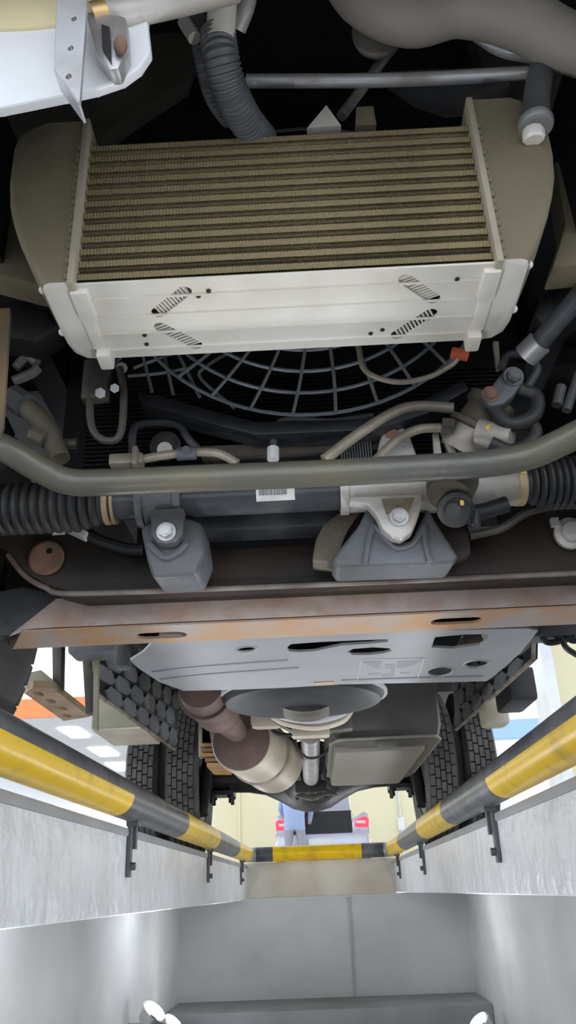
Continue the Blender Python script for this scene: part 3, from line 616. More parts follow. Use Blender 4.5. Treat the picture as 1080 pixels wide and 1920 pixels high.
b = MB(); b.cyl(P(309, 843, Y=1.06), P(309, 843, Y=1.05), .012, seg=12); b.build('mount_nut', M_['cast'], rb)
b = MB(); b.tube([P(*q, Y=1.05) for q in ((513, 858), (513, 812), (520, 795), (545, 787), (620, 790), (700, 780))], .0052, 10); HL = b.build('black_lead', M_['hose'], TR, 'dark cable hoop with white plug')
b = MB(); b.cyl(P(512, 862, Y=1.045), P(512, 840, Y=1.045), .009, seg=10); b.build('plug', M_['conc'], HL)
b = MB(); b.box(P(560, 848, Y=1.09), (.30, .03, .02)); b.build('lower_tank_edge', M_['grease'], TR)
for k in range(12):
    q = P(640+k*5, 846, Y=1.07); b = MB(); b.box(q, (.0022, .01, .03)); b.build('radiator_fin', M_['castgrey'], RAD)

# ---- left cluster
b = MB(); b.prism([P(*q, Y=.80) for q in ((-20, 580), (18, 577), (18, 600), (5, 800), (-20, 860))], (0, .006, 0)); b.build('brown_strip', M_['wood2'], TR, 'thin brown strip at the far left')
b = MB(); b.tube([P(*q, Y=.98) for q in ((30, 748), (62, 775), (88, 805), (112, 862))], .0155, 14); q = b.build('brake_hose', M_['valve'], TR)
b = MB(); b.cyl(P(25, 745, Y=.98), P(50, 762, Y=.975), .020, seg=10); b.build('hose_end', M_['hose'], q)
b = MB(); b.cyl(P(60, 815, Y=.97), P(85, 825, Y=.97), .013, seg=8); b.build('hose_nut', M_['valve'], q)
b = MB(); b.cyl(P(118, 832, Y=1.0), P(145, 832, Y=1.0), .008, seg=8); b.build('hose_stub', M_['grease'], q)
for pts in (((30, 690), (50, 670), (70, 680)), ((20, 660), (45, 645), (75, 655)), ((25, 715), (60, 700), (72, 690))):
    b = MB(); b.tube([P(*q, Y=.97) for q in pts], .0075, 8); b.build('wire_bundle', M_['hose'], TR)
b = MB(); b.tube([P(*q, Y=.97) for q in ((170, 680), (168, 740), (172, 800), (195, 825), (225, 815), (232, 740), (225, 690))], .0055, 10); bl = b.build('hose_bracket', M_['grease'], TR, 'greasy looped bracket on the left')
b = MB(); b.box(P(182, 715, Y=.975), (.040, .02, .07), bev=.004); b.build('bracket_plate', M_['grease'], bl)
b = MB(); b.cyl(P(188, 737, Y=.965), P(188, 737, Y=.95), .008, seg=6).cyl(P(215, 728, Y=.965), P(215, 728, Y=.95), .007, seg=6); b.build('bracket_bolt', M_['steel'], bl)
# dark arm behind right tank
b = MB(); b.prism([P(*q, Y=.92) for q in ((1000, 590), (1035, 520), (1130, 480), (1130, 570), (1020, 610))], (0, .05, 0), bev=.006); b.build('inner_wing', M_['black'], TR)
b = MB(); b.prism([P(*q, Y=.92) for q in ((-60, 540), (40, 545), (110, 610), (60, 640), (-60, 620))], (0, .05, 0), bev=.006); b.build('inner_wing', M_['black'], TR)
b = MB(); b.prism([P(*q, Y=.84) for q in ((1040, 300), (1130, 310), (1130, 490), (1035, 500), (1060, 420))], (0, .05, 0), bev=.006); b.build('air_guide', M_['aludust_warmlit'], TR, 'dusty air guide beside the right tank')
b = MB(); b.prism([P(*q, Y=.84) for q in ((-60, 370), (20, 370), (40, 460), (75, 535), (-60, 500))], (0, .05, 0), bev=.006); b.build('air_guide', M_['aludust_warmlit'], TR, 'dusty air guide beside the left tank')

# ---- front crossmember and rusty channel
b = MB()
b.prism([P(*q, Y=1.20) for q in ((-60, 985), (40, 975), (110, 985), (200, 1005), (260, 1022), (420, 1026), (580, 1018), (860, 1003), (930, 990), (1010, 960), (1130, 930), (1240, 925), (1240, 1064), (1130, 1070), (135, 1113), (85, 1100), (45, 1075), (15, 1035), (-60, 1000))], (0, .16, .02), bev=.010, seg=3)
CM = b.build('crossmember', M_['cross'], TR, 'dark curved front crossmember')
b = MB(); b.tube([P(15, 1040, Y=1.195), P(45, 1078, Y=1.193), P(85, 1102, Y=1.192), P(135, 1113, Y=1.192), P(400, 1104, Y=1.192), P(700, 1092, Y=1.192), P(1130, 1072, Y=1.192)], .0045, 8); b.build('crossmember_lip', M_['lip'], CM, 'scuffed lower lip')
b = MB(); c = P(88, 1047, Y=1.196); b.lathe([(0, .029), (.004, .029), (.006, .025), (.004, .012), (.004, 0)], c, (0, -1, -.1), 28); b.build('access_plug', M_['rustcap'], CM, 'round rusty plug')
b = MB(); b.cyl(c+Vector((.005, -.006, .01)), c+Vector((.005, -.0075, .01)), .005, seg=8); b.build('plug_hole', M_['black'], CM)
c = P(1068, 1002, Y=1.19); b = MB(); b.lathe([(0, .026), (.008, .026), (.010, .018), (.018, .016), (.018, 0)], c, (0, -1, -.1), 28); b.build('pivot_washer', M_['cast'], CM, 'round washer')
b = MB(); b.box(P(1040, 980, Y=1.18), (.012, .01, .014)); b.build('washer_tab', M_['cast'], CM)
b = MB(); b.box((rk(490).x, 1.17, P(490, 985, Y=1.17).z), (.26, .05, .035), rot=Matrix.Rotation(-.0, 3, 'Y'), bev=.008).box((rk(490).x, 1.155, P(490, 960, Y=1.16).z), (.24, .03, .02), bev=.004); b.build('tie_bar', M_['rack'], TR, 'dark tie bar behind the rack')
b = MB(); b.tube([P(*q, Y=1.17) for q in ((150, 985), (180, 1010), (235, 1028), (270, 1030))], .010, 10); b.build('brake_pipe', M_['rubber'], TR)
b = MB(); b.box(P(108, 992, Y=1.16), (.02, .02, .012)).box(P(145, 998, Y=1.16), (.035, .02, .012), rot=Matrix.Rotation(.5, 3, 'Y')); b.build('spacer', M_['label'], TR)
# rusty channel
Yc = 1.30
zt_, zb_ = P(560, 1098, Y=Yc).z, P(560, 1160, Y=Yc).z
xl, xr = P(100, 1125, Y=Yc).x, P(1180, 1100, Y=Yc).x
b = MB(); b.prism([P(16, 1192, Y=Yc), P(105, 1122, Y=Yc), Vector((xr, Yc, zt_)), Vector((xr, Yc, zb_)), Vector((P(40, 1185, Y=Yc).x, Yc, zb_))], (0, .006, 0), bev=.002); CH = b.build('channel_beam', M_['rust'], TR, 'rusty steel channel across the front')
frb = (Vector((0, 0, zb_+.001)), Vector((1, 0, 0)), Vector((0, 1, 0)), Vector((0, 0, 1)))
def zpt(px, py, Z): q = P(px, py, Z=Z); return (q.x, q.y)
s1, s2 = zpt(304, 1190, zb_), zpt(857, 1163, zb_)
xa = P(40, 1185, Y=Yc).x
holed('channel_web', [(xa, Yc), (xr, Yc), (xr, Yc+.10), (xa-.05, Yc+.10)], [stadium((s[0]-.028, s[1]), (s[0]+.026, s[1]), .018) for s in (s1, s2)], .005, M_['rustlip'], frb, CH, 'orange rusted underside with two slots')
b = MB(); b.box(((xa+xr)/2, Yc+.10, (zt_+zb_)/2), (xr-xa, .006, zt_-zb_)); b.build('channel_back', M_['black'], CH)
b = MB(); b.prism([P(*q, Y=1.36) for q in ((-60, 1120), (40, 1100), (130, 1118), (60, 1165), (20, 1190), (-60, 1200))], (0, .03, 0), bev=.004); b.build('arm_bracket', M_['castgrey'], TR)
b = MB(); b.prism([P(*q, Y=1.40) for q in ((-90, 1000), (30, 1040), (150, 1100), (140, 1150), (60, 1170), (-90, 1160))], (0, .10, 0), bev=.01); b.build('control_arm', M_['cross'], TR, 'dark lower control arm at the left')

# ---- guard plate under the engine
Zg = .252
frg = (Vector((0, 0, Zg)), Vector((1, 0, 0)), Vector((0, 1, 0)), Vector((0, 0, 1)))
g = lambda x, y: zpt(x, y, Zg)
outer = [g(*q) for q in ((300, 1189), (268, 1222), (245, 1236), (262, 1252), (300, 1277), (345, 1293), (440, 1291), (540, 1287), (640, 1281), (740, 1279), (840, 1277), (912, 1275), (938, 1255), (975, 1222), (1008, 1180), (990, 1176))]
holes = [[g(*q) for q in ((537, 1212), (545, 1205), (600, 1201), (690, 1197), (727, 1196), (728, 1201), (690, 1205), (640, 1208), (590, 1219), (560, 1221), (541, 1219))],
         [g(*q) for q in ((650, 1220), (662, 1214), (700, 1211), (730, 1213), (735, 1218), (720, 1223), (690, 1226), (660, 1226))],
         [g(*q) for q in ((808, 1212), (815, 1192), (870, 1187), (918, 1186), (915, 1198), (900, 1207), (850, 1214))],
         [g(*q) for q in ((442, 1216), (455, 1211), (475, 1211), (482, 1215), (470, 1220), (450, 1221))]]
for cx, cy, rx, ry in ((825, 1258, 25, 9), (893, 1244, 24, 7)):
    holes.append([g(cx+rx*math.cos(a), cy+ry*math.sin(a)-.08*rx*math.cos(a)) for a in [2*math.pi*k/20 for k in range(20)]])
holes.append([g(*q) for q in ((245+40, 1205), (330, 1190), (390, 1196), (330, 1212))]) if False else None
GP = holed('engine_guard', outer, holes, .004, M_['plate'], frg, TR, 'grey pressed engine guard plate with holes', bev=.0008)
for pts in (((285, 1258), (380, 1248), (540, 1236)), ((300, 1272), (400, 1262), (560, 1250)), ((640, 1274), (760, 1270), (905, 1266))):
    b = MB(); b.tube([P(*q, Z=Zg-.002) for q in pts], .004, 8); b.build('pressed_rib', M_['plateline'], GP)
for cx, cy, rx, ry in ((825, 1258, 25, 9), (893, 1244, 24, 7), (462, 1216, 20, 5)):
    b = MB(); b.tube([P(cx+rx*math.cos(a), cy+ry*math.sin(a)-.08*rx*math.cos(a), Z=Zg-.002) for a in [2*math.pi*k/20 for k in range(21)]], .003, 6, sub=1); b.build('hole_rim', M_['plate'], GP)
# faint winged emblem pressed into the plate
for poly in (((679, 1241), (715, 1240), (712, 1254), (703, 1253), (690, 1247)), ((744, 1240), (788, 1238), (778, 1246), (760, 1252), (744, 1253)), ((722, 1246), (738, 1245), (741, 1250), (738, 1262), (732, 1262), (733, 1254), (722, 1254)), ((690, 1263), (712, 1262), (712, 1265), (690, 1266)), ((750, 1261), (768, 1260), (768, 1263), (750, 1264)), ((714, 1264), (740, 1263), (738, 1270), (716, 1270))):
    b = MB(); b.prism([P(*q, Z=Zg-.0032) for q in poly], (0, 0, .0012)); b.build('pressed_emblem', M_['plateline'], GP, 'piece of a faint winged emblem')
b = MB(); b.tube([P(*q, Z=Zg-.003) for q in ((678, 1236), (670, 1276), (784, 1270), (796, 1234), (678, 1236))], .0018, 6, sub=1); b.build('emblem_border', M_['platehi'], GP)
for A, B in (((245, 1236), (300, 1277)), ((300, 1277), (345, 1293)), ((912, 1275), (975, 1222)), ((975, 1222), (1008, 1180))):
    b = MB(); a, c = P(*A, Z=Zg), P(*B, Z=Zg); b.prism([a, c, c+Vector((0, 0, .03)), a+Vector((0, 0, .03))], (0, .003, 0)); b.build('turned_edge', M_['plate'], GP)
# things seen through the holes
b = MB(); b.tube([P(820, 1195, Z=Zg+.05), P(870, 1205, Z=Zg+.05), P(915, 1190, Z=Zg+.05)], .02, 12); b.build('filter_base', M_['muffler'], TR)
c = P(566, 1277, Z=Zg+.035); b = MB(); b.lathe([(-.035, .17), (-.03, .195), (-.015, .205), (0, .205), (.10, .205), (.12, .2)], c+Vector((0, .11, .0)), (0, 0, 1), 48); OP = b.build('oil_pan', M_['pan'], TR, 'dark rounded oil pan rim behind the guard')
b = MB(); b.lathe([(-.004, .203), (-.004, .213), (.004, .213), (.004, .203)], c+Vector((0, .11, -.012)), (0, 0, 1), 48); b.build('pan_flange', M_['plate'], OP)
b = MB(); b.box(P(607, 1280, Z=Zg-.003), (.045, .02, .004)); b.build('rust_patch', M_['rustlip'], GP, 'orange rust patch')
b = MB(); b.box((0, 1.62, .42), (.62, .5, .28)); b.build('engine_block', M_['black'], TR, 'dark engine block above the guard')

# ---- gearbox, shaft
XG = -.01
b = MB(); b.lathe([(0, .15), (.12, .15), (.3, .12), (.5, .10), (.52, .11), (.54, .11), (.56, .09), (.75, .075)], (XG, 2.05, .39), (0, 1, -.01), 36); GB = b.build('gearbox', M_['grease'], TR, 'greasy gearbox housing')
b = MB(); b.tube([P(*q, Y=2.25) for q in ((505, 1318), (530, 1338), (590, 1345), (640, 1332), (655, 1312))], .018, 10); b.build('housing_rim', M_['plate'], GB)
b = MB(); b.tube([P(*q, Y=2.3) for q in ((500, 1330), (530, 1352), (590, 1362), (640, 1350), (660, 1325))], .012, 10); b.build('housing_rim', M_['muffler'], GB)
for q in ((584, 1330), (655, 1310), (515, 1315)):
    b = MB(); b.cyl(P(q[0], q[1]-8, Y=2.22), P(q[0]+2, q[1]+14, Y=2.22), .007, seg=8); b.build('clip', M_['steel'], GB)
b = MB(); b.prism([P(*q, Y=2.45) for q in ((505, 1335), (655, 1325), (662, 1365), (620, 1370), (612, 1380), (556, 1382), (550, 1372), (510, 1350))], (0, .06, 0), bev=.004); b.build('gearbox_support', M_['grease'], TR, 'gearbox support plate')
b = MB(); b.box(P(583, 1373, Y=2.43), (.11, .05, .03), bev=.006); b.build('support_flange', M_['muffler'], TR)
b = MB(); b.cyl(P(582, 1376, Y=2.75), P(583, 1462, Y=3.75), .034, seg=28); PS = b.build('propeller_shaft', M_['silver'], TR, 'silver propeller shaft')
b = MB(); b.cyl(P(583, 1458, Y=3.7), P(584, 1480, Y=3.85), .045, .055, seg=20).box(P(583, 1475, Y=3.72), (.14, .04, .05), bev=.01); b.build('shaft_yoke', M_['axle'], PS)
b = MB(); b.tube([P(*q, Y=2.8) for q in ((555, 1370), (556, 1400), (575, 1420), (600, 1418), (618, 1400), (622, 1370))], .0045, 8); b.build('cable_loop', M_['rubber'], TR, 'black cable loop around the shaft')

# ---- exhaust
b = MB(); a1, a2 = P(385, 1300, Y=2.05), P(425, 1350, Y=2.35); b.tube([P(375, 1285, Y=1.95), a1, P(408, 1332, Y=2.25)], [.055, .062, .062], 24).tube([P(402, 1322, Y=2.2), P(425, 1352, Y=2.4), P(445, 1372, Y=2.62)], [.052, .040, .034], 20); EX = b.build('exhaust_pipe', M_['exrust'], TR, 'rusty brown exhaust pipe')
b = MB(); b.lathe([(-.008, .062), (-.008, .070), (.008, .070), (.008, .062)], a1, (a2-a1), 28); b.build('pipe_flange', M_['exrust'], EX)
m0, m1 = P(452, 1388, Y=2.62), P(512, 1428, Y=3.15); ax = m1-m0; L = ax.length
b = MB(); b.lathe([(.015, .03), (0, .075), (.0, .095), (.02, .101), (L*.5, .105), (L*.52, .108), (L*.9, .108), (L*.92, .114), (L*1.0, .114), (L*1.05, .09)], m0, ax, 40); MF = b.build('muffler', M_['muffler'], TR, 'beige cylindrical muffler')
b = MB(); b.lathe([(L*.48, .106), (L*.48, .111), (L*.53, .111), (L*.53, .107)], m0, ax, 40); b.build('muffler_band', M_['pipe'], MF)
b = MB(); b.lathe([(-.01, .03), (-.012, .06), (-.004, .092), (.002, .094)], m0, ax, 40); b.build('muffler_end', M_['exrust'], MF, 'rusty brown muffler end')
b = MB(); b.tube([P(*q, Y=2.5) for q in ((425, 1300), (470, 1320), (480, 1330))], .02, 10).box(P(500, 1330, Y=2.5), (.10, .05, .12), bev=.02); b.build('heat_shield', M_['muffler'], TR, 'beige heat shield')
b = MB(); b.tube([P(*q, Y=2.55) for q in ((505, 1350), (512, 1370), (530, 1378), (560, 1376))], .006, 8); b.build('sensor_lead', M_['rubber'], TR)

# ---- fuel tank
b = MB(); b.box((.235, 3.05, .385), (.365, .98, .31), bev=.07); FT = b.build('fuel_tank', M_['tank'], TR, 'fuel tank with the shade of its front put into the dark colour')
b = MB(); b.prism([(.235+sx*.180+0, 3.05+sy*.49, .250) for sx, sy in ((-1, -.85), (-.85, -1), (.85, -1), (1, -.85), (1, .8), (.7, 1), (-.7, 1), (-1, .8))], (0, 0, .008), bev=.003); b.build('tank_seam', M_['sump'], FT)
b = MB(); b.box((.215, 3.06, .238), (.29, .88, .04), bev=.018); b.build('tank_sump', M_['sump'], FT, 'beige tank underside')
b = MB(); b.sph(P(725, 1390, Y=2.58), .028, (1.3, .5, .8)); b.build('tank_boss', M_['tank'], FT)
b = MB(); b.cyl(P(790, 1290, Y=2.6), P(790, 1320, Y=2.6), .03, seg=16); b.build('filler_neck', M_['exrust'], FT)

# ---- rear axle
YA, ZA = 4.05, .335
def axs(x, r, rz=None): return [(x, YA+math.cos(a)*r, ZA+math.sin(a)*(rz or r)) for a in [2*math.pi*k/28 for k in range(28)]]
rings = []
for x, r in ((-.52, .062), (-.40, .064), (-.30, .068), (-.22, .082), (-.15, .115), (-.09, .15), (-.03, .166), (.03, .166), (.09, .15), (.15, .115), (.22, .082), (.30, .068), (.40, .064), (.50, .062)):
    rings.append(axs(x-.012, r))
b = MB(); b.loft(rings); AX = b.build('rear_axle', M_['axle'], TR, 'black banjo rear axle')
b = MB(); b.lathe([(0, .15), (.02, .15), (.06, .11), (.14, .07), (.18, .06)], (-.012, YA-.1, ZA), (0, -1, .02), 28); b.build('differential_nose', M_['axle'], AX)
b = MB(); b.prism([P(*q, Y=3.78) for q in ((552, 1492), (575, 1480), (583, 1486), (592, 1478), (602, 1486), (612, 1478), (635, 1490), (612, 1490), (585, 1500))], (0, .03, 0), bev=.003); b.build('nose_guard', M_['grease'], AX)
for k in range(12):
    a = 2*math.pi*k/12; q = (-.012+math.cos(a)*.135, YA-.125, ZA+math.sin(a)*.135); b = MB(); b.cyl(q, (q[0], q[1]-.02, q[2]), .009, seg=6); b.build('cover_bolt', M_['grease'], AX)
for s in (-1, 1):
    b = MB()
    for k in range(5): b.box((s*.43-.012, YA-.0, ZA+.09+k*.014), (.06, 1.1-.16*k, .012))
    LS = b.build('leaf_spring', M_['axle'], TR, 'black rear leaf spring')
    for dx in (-.045, .045):
        for dy in (-.05, .05):
            b = MB(); b.cyl((s*.43-.012+dx, YA+dy, ZA-.115), (s*.43-.012+dx, YA+dy, ZA+.17), .009, seg=8).cyl((s*.43-.012+dx, YA+dy, ZA-.09), (s*.43-.012+dx, YA+dy, ZA-.07), .017, seg=6); b.build('u_bolt', M_['axle'], LS)
    b = MB(); b.box((s*.43-.012, YA, ZA-.07), (.12, .14, .02)); b.build('spring_plate', M_['axle'], LS)
    b = MB(); b.cyl((s*.50-.012, YA-.2, .16), (s*.47-.012, YA-.05, .62), .028, seg=14); b.build('shock_absorber', M_['axle'], TR)
# ---- tyres
def tyre(x, y, z, R, W, name='tyre', label=None, steer=0):
    b = MB(); h = W/2
    b.lathe([(-h*.55, R*.58), (-h*.8, R*.62), (-h, R*.78), (-h*.97, R*.90), (-h*.82, R*.965), (h*.82, R*.965), (h*.97, R*.90), (h, R*.78), (h*.8, R*.62), (h*.55, R*.58)], (x, y, z), (1, 0, 0), 60)
    n = 46; rows = 5
    for j in range(rows):
        xx = -h*.80+(j+.5)*W*.80/rows
        for k in range(n):
            a = 2*math.pi*(k+.30*j)/n
            b.box((x+xx, y+math.cos(a)*R*.978, z+math.sin(a)*R*.978), (R*.060, W*.80/rows*.84, R*2*math.pi/n*.86), rot=Matrix(((0, 1, 0), (math.cos(a), 0, -math.sin(a)), (math.sin(a), 0, math.cos(a)))))
    t = b.build(name, M_['tyre'], TR, label, smooth=30)
    b = MB(); b.lathe([(-h*.75, R*.60), (-h*.4, R*.52), (h*.4, R*.52), (h*.75, R*.60)], (x, y, z), (1, 0, 0), 40); b.build('wheel_rim', M_['axle'], t)
    b = MB()
    for k in range(6):
        a = 2*math.pi*k/6; b.cyl((x+h*.6, y+math.cos(a)*R*.4, z+math.sin(a)*R*.4), (x-h*.6, y+math.cos(a)*R*.4, z+math.sin(a)*R*.4), .022, seg=8)
    w2 = b.build('wheel_bolts', M_['grease'], t)
    if steer:
        Rm = Matrix.Translation((x, y, z)) @ Matrix.Rotation(steer, 4, 'Z') @ Matrix.Translation((-x, -y, -z))
        for o in [t]+list(t.children): o.data.transform(Rm)
    return t
for x, lb in ((-.775, 'outer left rear tyre'), (-.595, 'inner left rear tyre'), (.575, 'inner right rear tyre'), (.755, 'outer right rear tyre')):
    tyre(x, YA, .345, .345, .15, 'tyre', 'black treaded '+lb)
tyre(-.665, 1.20, .36, .36, .19, 'tyre', 'black left front tyre', math.radians(-9))
tyre(.70, 1.20, .36, .36, .19, 'tyre', 'black right front tyre', math.radians(-9))

# ---- side splash panels with raised pads, boxes
def panel(side, A, Bn, Cn, D, label):
    """quad on plane X = const: near-top, near-bottom, far-bottom, far-top in pixels"""
    X = .60*side
    q = [P(*p, X=X) for p in (A, Bn, Cn, D)]
    b = MB(); b.prism(q, (.012*side, 0, 0), bev=.002); o = b.build('splash_panel', M_['black'], TR, label)
    b = MB(); b.tube([q[1], q[2]], .007, 8, sub=1).tube([q[0], q[1]], .006, 8, sub=1); b.build('panel_edge', M_['lip'], o)
    a, bb, c, d = q
    rows, cols = 4, 6
    for i in range(rows):
        for j in range(cols):
            u = (j+.5+(.5 if i % 2 else 0))/(cols+.5); v = (i+.5)/rows
            top = a.lerp(d, u); bot = bb.lerp(c, u); p = top.lerp(bot, v)
            e1 = (a.lerp(d, min(1, u+.05)).lerp(bb.lerp(c, min(1, u+.05)), v)-p).normalized(); e2 = (bot-top).normalized()
            sx = (d-a).length/cols*.40; sz = (bot-top).length/rows*.42
            pad = MB(); pad.prism([p+e1*sx*.6-e2*sz, p+e1*sx+e2*sz*.2, p+e1*sx*.6+e2*sz, p-e1*sx*.6+e2*sz, p-e1*sx-e2*sz*.2, p-e1*sx*.6-e2*sz], (-.008*side, 0, 0)); pad.build('pad', M_['lozenge'], o)
    return o
panel(-1, (172, 1175), (180, 1300), (328, 1405), (340, 1270), 'black padded splash panel behind the left front wheel')
panel(1, (1002, 1130), (1000, 1236), (855, 1368), (845, 1240), 'black padded splash panel behind the right front wheel')
b = MB(); b.prism([P(176, 1225, Y=2.18), P(184, 1225, Y=2.18), P(182, 1368, Y=2.18), P(174, 1366, Y=2.18)], (0, .02, 0)); b.build('panel_post', M_['olive'], TR)
q0 = P(176, 1366, Y=2.35); q1 = P(300, 1392, X=-.64)
b = MB(); b.box((-.715, 3.17, .56), (.20, .36, .32), bev=.01); TB = b.build('side_box', M_['olive'], TR, 'olive side box hung outside the left splash panel')
b = MB(); b.box((-.715, 3.17, .398), (.19, .35, .006)); b.build('box_base', M_['muffler'], TB)
b = MB(); b.box(P(925, 1332, Y=3.3), (.10, .12, .13), bev=.02); b.build('air_tank', M_['muffler'], TR, 'beige box behind the right splash panel')
b = MB(); b.box(P(965, 1295, Y=3.0), (.10, .25, .12), bev=.015); b.build('battery_box', M_['black'], TR, 'black battery box on the right')
b = MB(); b.box(P(205, 1210, Y=2.1), (.20, .10, .06), bev=.01).box(P(232, 1222, Y=2.0), (.04, .05, .09), bev=.01); b.build('panel_hanger', M_['castgrey'], TR)
# brown drilled plate and posts, left
q = [P(*p, Z=.33) for p in ((48, 1285), (65, 1276), (166, 1322), (160, 1345), (118, 1345))]
b = MB(); 
frp = (Vector((0, 0, .36)), Vector((1, 0, 0)), Vector((0, 1, 0)), Vector((0, 0, 1)))
z_ = .36
DP = holed('drilled_plate', [zpt(*p, z_) for p in ((46, 1293), (62, 1283), (100, 1284), (168, 1338), (120, 1346))], [ell(*zpt(*p, z_), .014, .03) for p in ((72, 1294), (96, 1308), (118, 1322), (126, 1336))], .02, M_['wood'], frp, TR, 'brown drilled plate behind the left front wheel')
for pts in (((97, 1205), (116, 1205), (114, 1290), (98, 1285)), ((152, 1205), (176, 1205), (176, 1335), (160, 1338))):
    b = MB(); b.prism([P(*p, Y=2.2) for p in pts], (0, .04, 0), bev=.004); b.build('stay_post', M_['grease'], TR, 'greasy upright stay on the left')
b = MB(); b.prism([P(*p, Y=2.15) for p in ((45, 1262), (75, 1255), (100, 1275), (105, 1290), (48, 1290))], (0, .05, 0), bev=.006); b.build('stay_foot', M_['olive'], TR)
# stacked slats and beige post left of the muffler
b = MB(); b.prism([P(*p, Y=3.0) for p in ((372, 1320), (388, 1320), (400, 1410), (372, 1420))], (0, .05, 0), bev=.004).box(P(395, 1370, Y=3.05), (.07, .1, .18), bev=.01); b.build('hanger_post', M_['muffler'], TR, 'beige hanger post')
for k in range(5):
    b = MB(); b.box(P(404+k*2, 1406+k*9, Y=2.95), (.085-.005*k, .22, .012), rot=Matrix.Rotation(.04, 3, 'Y')); b.build('slat', [M_['orange'], M_['wood']][k % 2], TR, 'orange brown slat of a small stack')
# wires by right opening
for pts in (((1010, 1190), (1030, 1205), (1075, 1195)), ((1020, 1185), (1050, 1195), (1062, 1215), (1085, 1230)), ((1060, 1180), (1070, 1200), (1090, 1200))):
    b = MB(); b.tube([P(*q, Y=1.7) for q in pts], .007, 8); b.build('wheel_lead', M_['rubber'], TR)
b = MB(); b.box(P(1040, 1175, Y=1.72), (.12, .06, .06), bev=.01); b.build('lead_clamp', M_['castgrey'], TR)

# ================================================================== car with open boot
YC = 15.9; XC = P(604, 1545, Y=YC).x
CAR = thing('car', 'silver grey car with its boot open in front of the cream wall', 'car', (XC, YC, 0))
W2 = .87
def sec(y, pts): return [(XC+x, y, z) for x, z in pts]
def body_ring(y, wb, zb, zs, zr, wr):
    return sec(y, [(-wb*.9, zb), (-wb, zb+.2), (-wb, zs-.15), (-wb*.96, zs), (-wr, zr-.05), (-wr*.85, zr), (wr*.85, zr), (wr, zr-.05), (wb*.96, zs), (wb, zs-.15), (wb, zb+.2), (wb*.9, zb)])
b = MB(); b.loft([body_ring(YC, W2*.97, .42, .78, .80, W2*.8), body_ring(YC+.05, W2, .35, .80, .82, W2*.8), body_ring(YC+.9, W2, .3, .98, 1.0, W2*.78), body_ring(YC+1.5, W2, .28, .98, 1.42, W2*.62), body_ring(YC+2.4, W2, .28, .98, 1.45, W2*.62), body_ring(YC+3.3, W2, .28, .95, 1.0, W2*.75), body_ring(YC+4.3, W2*.9, .35, .75, .8, W2*.75)])
b.build('body', M_['carpaint'], CAR)
for s in (-1, 1):
    b = MB(); b.prism([(XC+s*W2*x, YC-.02, z) for x, z in ((.62, .74), (1.0, .74), (1.0, 1.08), (.9, 1.14), (.62, .98))], (0, .9, 0), bev=.03); b.build('rear_wing', M_['carpaint'], CAR)
    b = MB(); b.prism([(XC+s*W2*x, YC-.05, z) for x, z in ((.68, .87), (.98, .85), (1.0, 1.00), (.92, 1.05), (.70, .99))], (0, .06, 0), bev=.015); tl = b.build('tail_lamp', M_['tail'], CAR, 'lit red tail lamp')
    b = MB(); b.prism([(XC+s*W2*x, YC-.06, z) for x, z in ((.72, .93), (.92, .92), (.92, .97), (.72, .98))], (0, .03, 0), bev=.008); b.build('lamp_lens', M_['tailw'], tl)
    b = MB(); b.lathe([(-.1, .2), (-.1, .31), (.1, .31), (.1, .2)], (XC+s*.78, YC+.75, .32), (1, 0, 0), 28); b.build('wheel', M_['tyre'], CAR)
    b = MB(); b.tube([(XC+s*W2*.66, YC+.85, 1.0), (XC+s*W2*.62, YC+.9, 1.45), (XC+s*W2*.6, YC+.7, 1.6)], .03, 8); b.build('boot_hinge', M_['carpaint'], CAR)
b = MB(); b.box((XC, YC-.08, .60), (W2*1.94, .30, .34), bev=.06); b.build('rear_bumper', M_['carpaint'], CAR)
b = MB(); b.box((XC, YC+.3, .96), (W2*1.26, .66, .40)); b.build('boot_cavity', M_['black'], CAR, 'dark open boot')
b = MB(); b.prism([(XC-W2*.66, YC+.62, 1.18), (XC+W2*.66, YC+.62, 1.18), (XC+W2*.60, YC+.85, 1.62), (XC-W2*.60, YC+.85, 1.62)], (0, .03, .03), bev=.01); b.build('boot_lid', M_['carpaint'], CAR)
b = MB(); b.box((XC-.05, YC-.24, .62), (.42, .01, .12)); b.build('number_plate', M_['white'], CAR)

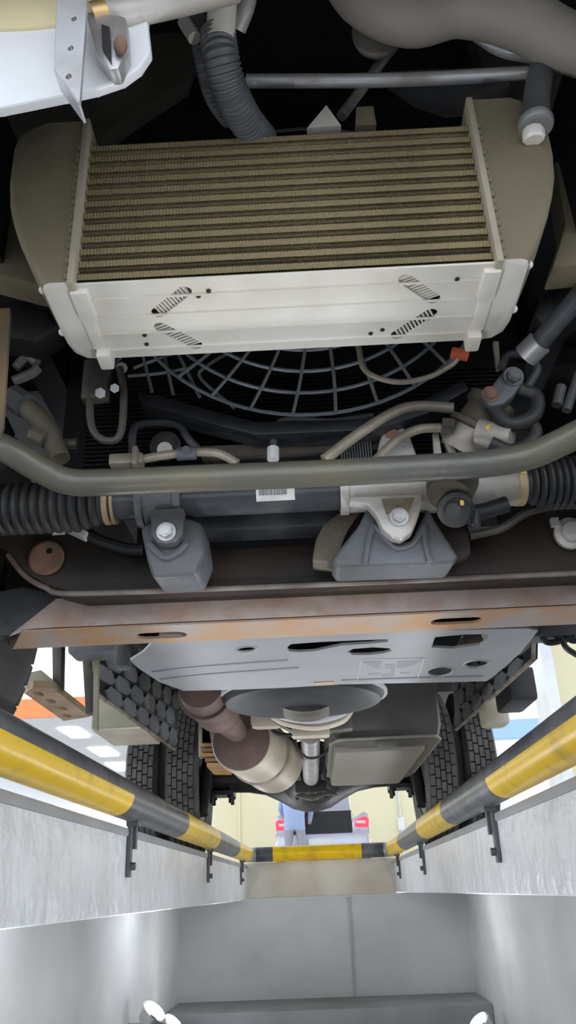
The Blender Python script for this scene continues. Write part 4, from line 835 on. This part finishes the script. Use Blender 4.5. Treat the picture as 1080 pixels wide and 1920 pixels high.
# ================================================================== person at the boot
px_ = P(552, 1540, Y=15.05).x; yp_ = 15.05
PER = thing('person', 'person in blue shirt and grey trousers leaning into the open boot', 'person', (px_, yp_, 0))
joints = [((0, 0, .95), .18), ((0, .08, 1.15), .175), ((0, .22, 1.36), .165), ((0, .34, 1.48), .06), ((0, .42, 1.56), .085), ((0, .46, 1.66), .085),
          ((-.10, 0, .86), .10), ((-.12, -.02, .48), .07), ((-.13, -.04, .10), .05), ((-.13, .10, .04), .04),
          ((.10, 0, .86), .10), ((.12, -.02, .48), .07), ((.13, -.04, .10), .05), ((.13, .10, .04), .04),
          ((-.20, .24, 1.38), .065), ((-.26, .42, 1.16), .05), ((-.16, .62, 1.05), .038), ((-.13, .70, 1.02), .035),
          ((.20, .24, 1.38), .065), ((.30, .36, 1.14), .05), ((.27, .50, .98), .038), ((.26, .58, .94), .035)]
edges = [(0, 1), (1, 2), (2, 3), (3, 4), (4, 5), (0, 6), (6, 7), (7, 8), (8, 9), (0, 10), (10, 11), (11, 12), (12, 13), (2, 14), (14, 15), (15, 16), (16, 17), (2, 18), (18, 19), (19, 20), (20, 21)]
me = bpy.data.meshes.new('body'); me.from_pydata([(px_+c[0], yp_+c[1], c[2]) for c, r in joints], edges, [])
o = bpy.data.objects.new('body', me); C.objects.link(o)
sm = o.modifiers.new('skin', 'SKIN'); sm.use_smooth_shade = True
for i, (c, r) in enumerate(joints): me.skin_vertices[0].data[i].radius = (r, r)
me.skin_vertices[0].data[0].use_root = True
o.modifiers.new('sub', 'SUBSURF').levels = 2
bpy.context.view_layer.update()
m2 = bpy.data.meshes.new_from_object(o.evaluated_get(bpy.context.evaluated_depsgraph_get()))
o.modifiers.clear(); o.data = m2; bpy.data.meshes.remove(me)
for mt in ('skin', 'shirt', 'trouser', 'rubber', 'hair'): m2.materials.append(M_[mt])
for f in m2.polygons:
    c = f.center; x, y, z = c.x-px_, c.y-yp_, c.z
    if z < .07: f.material_index = 3
    elif z < .80 and abs(x) < .25 and y < .25: f.material_index = 2
    elif z > 1.5 and y > .3: f.material_index = 4 if (y < .44 or z > 1.66) else 0
    elif y > .47 and z < 1.2: f.material_index = 0
    else: f.material_index = 1
    f.use_smooth = True
o.parent = PER; o.matrix_parent_inverse = Matrix.Translation(PER.location).inverted()
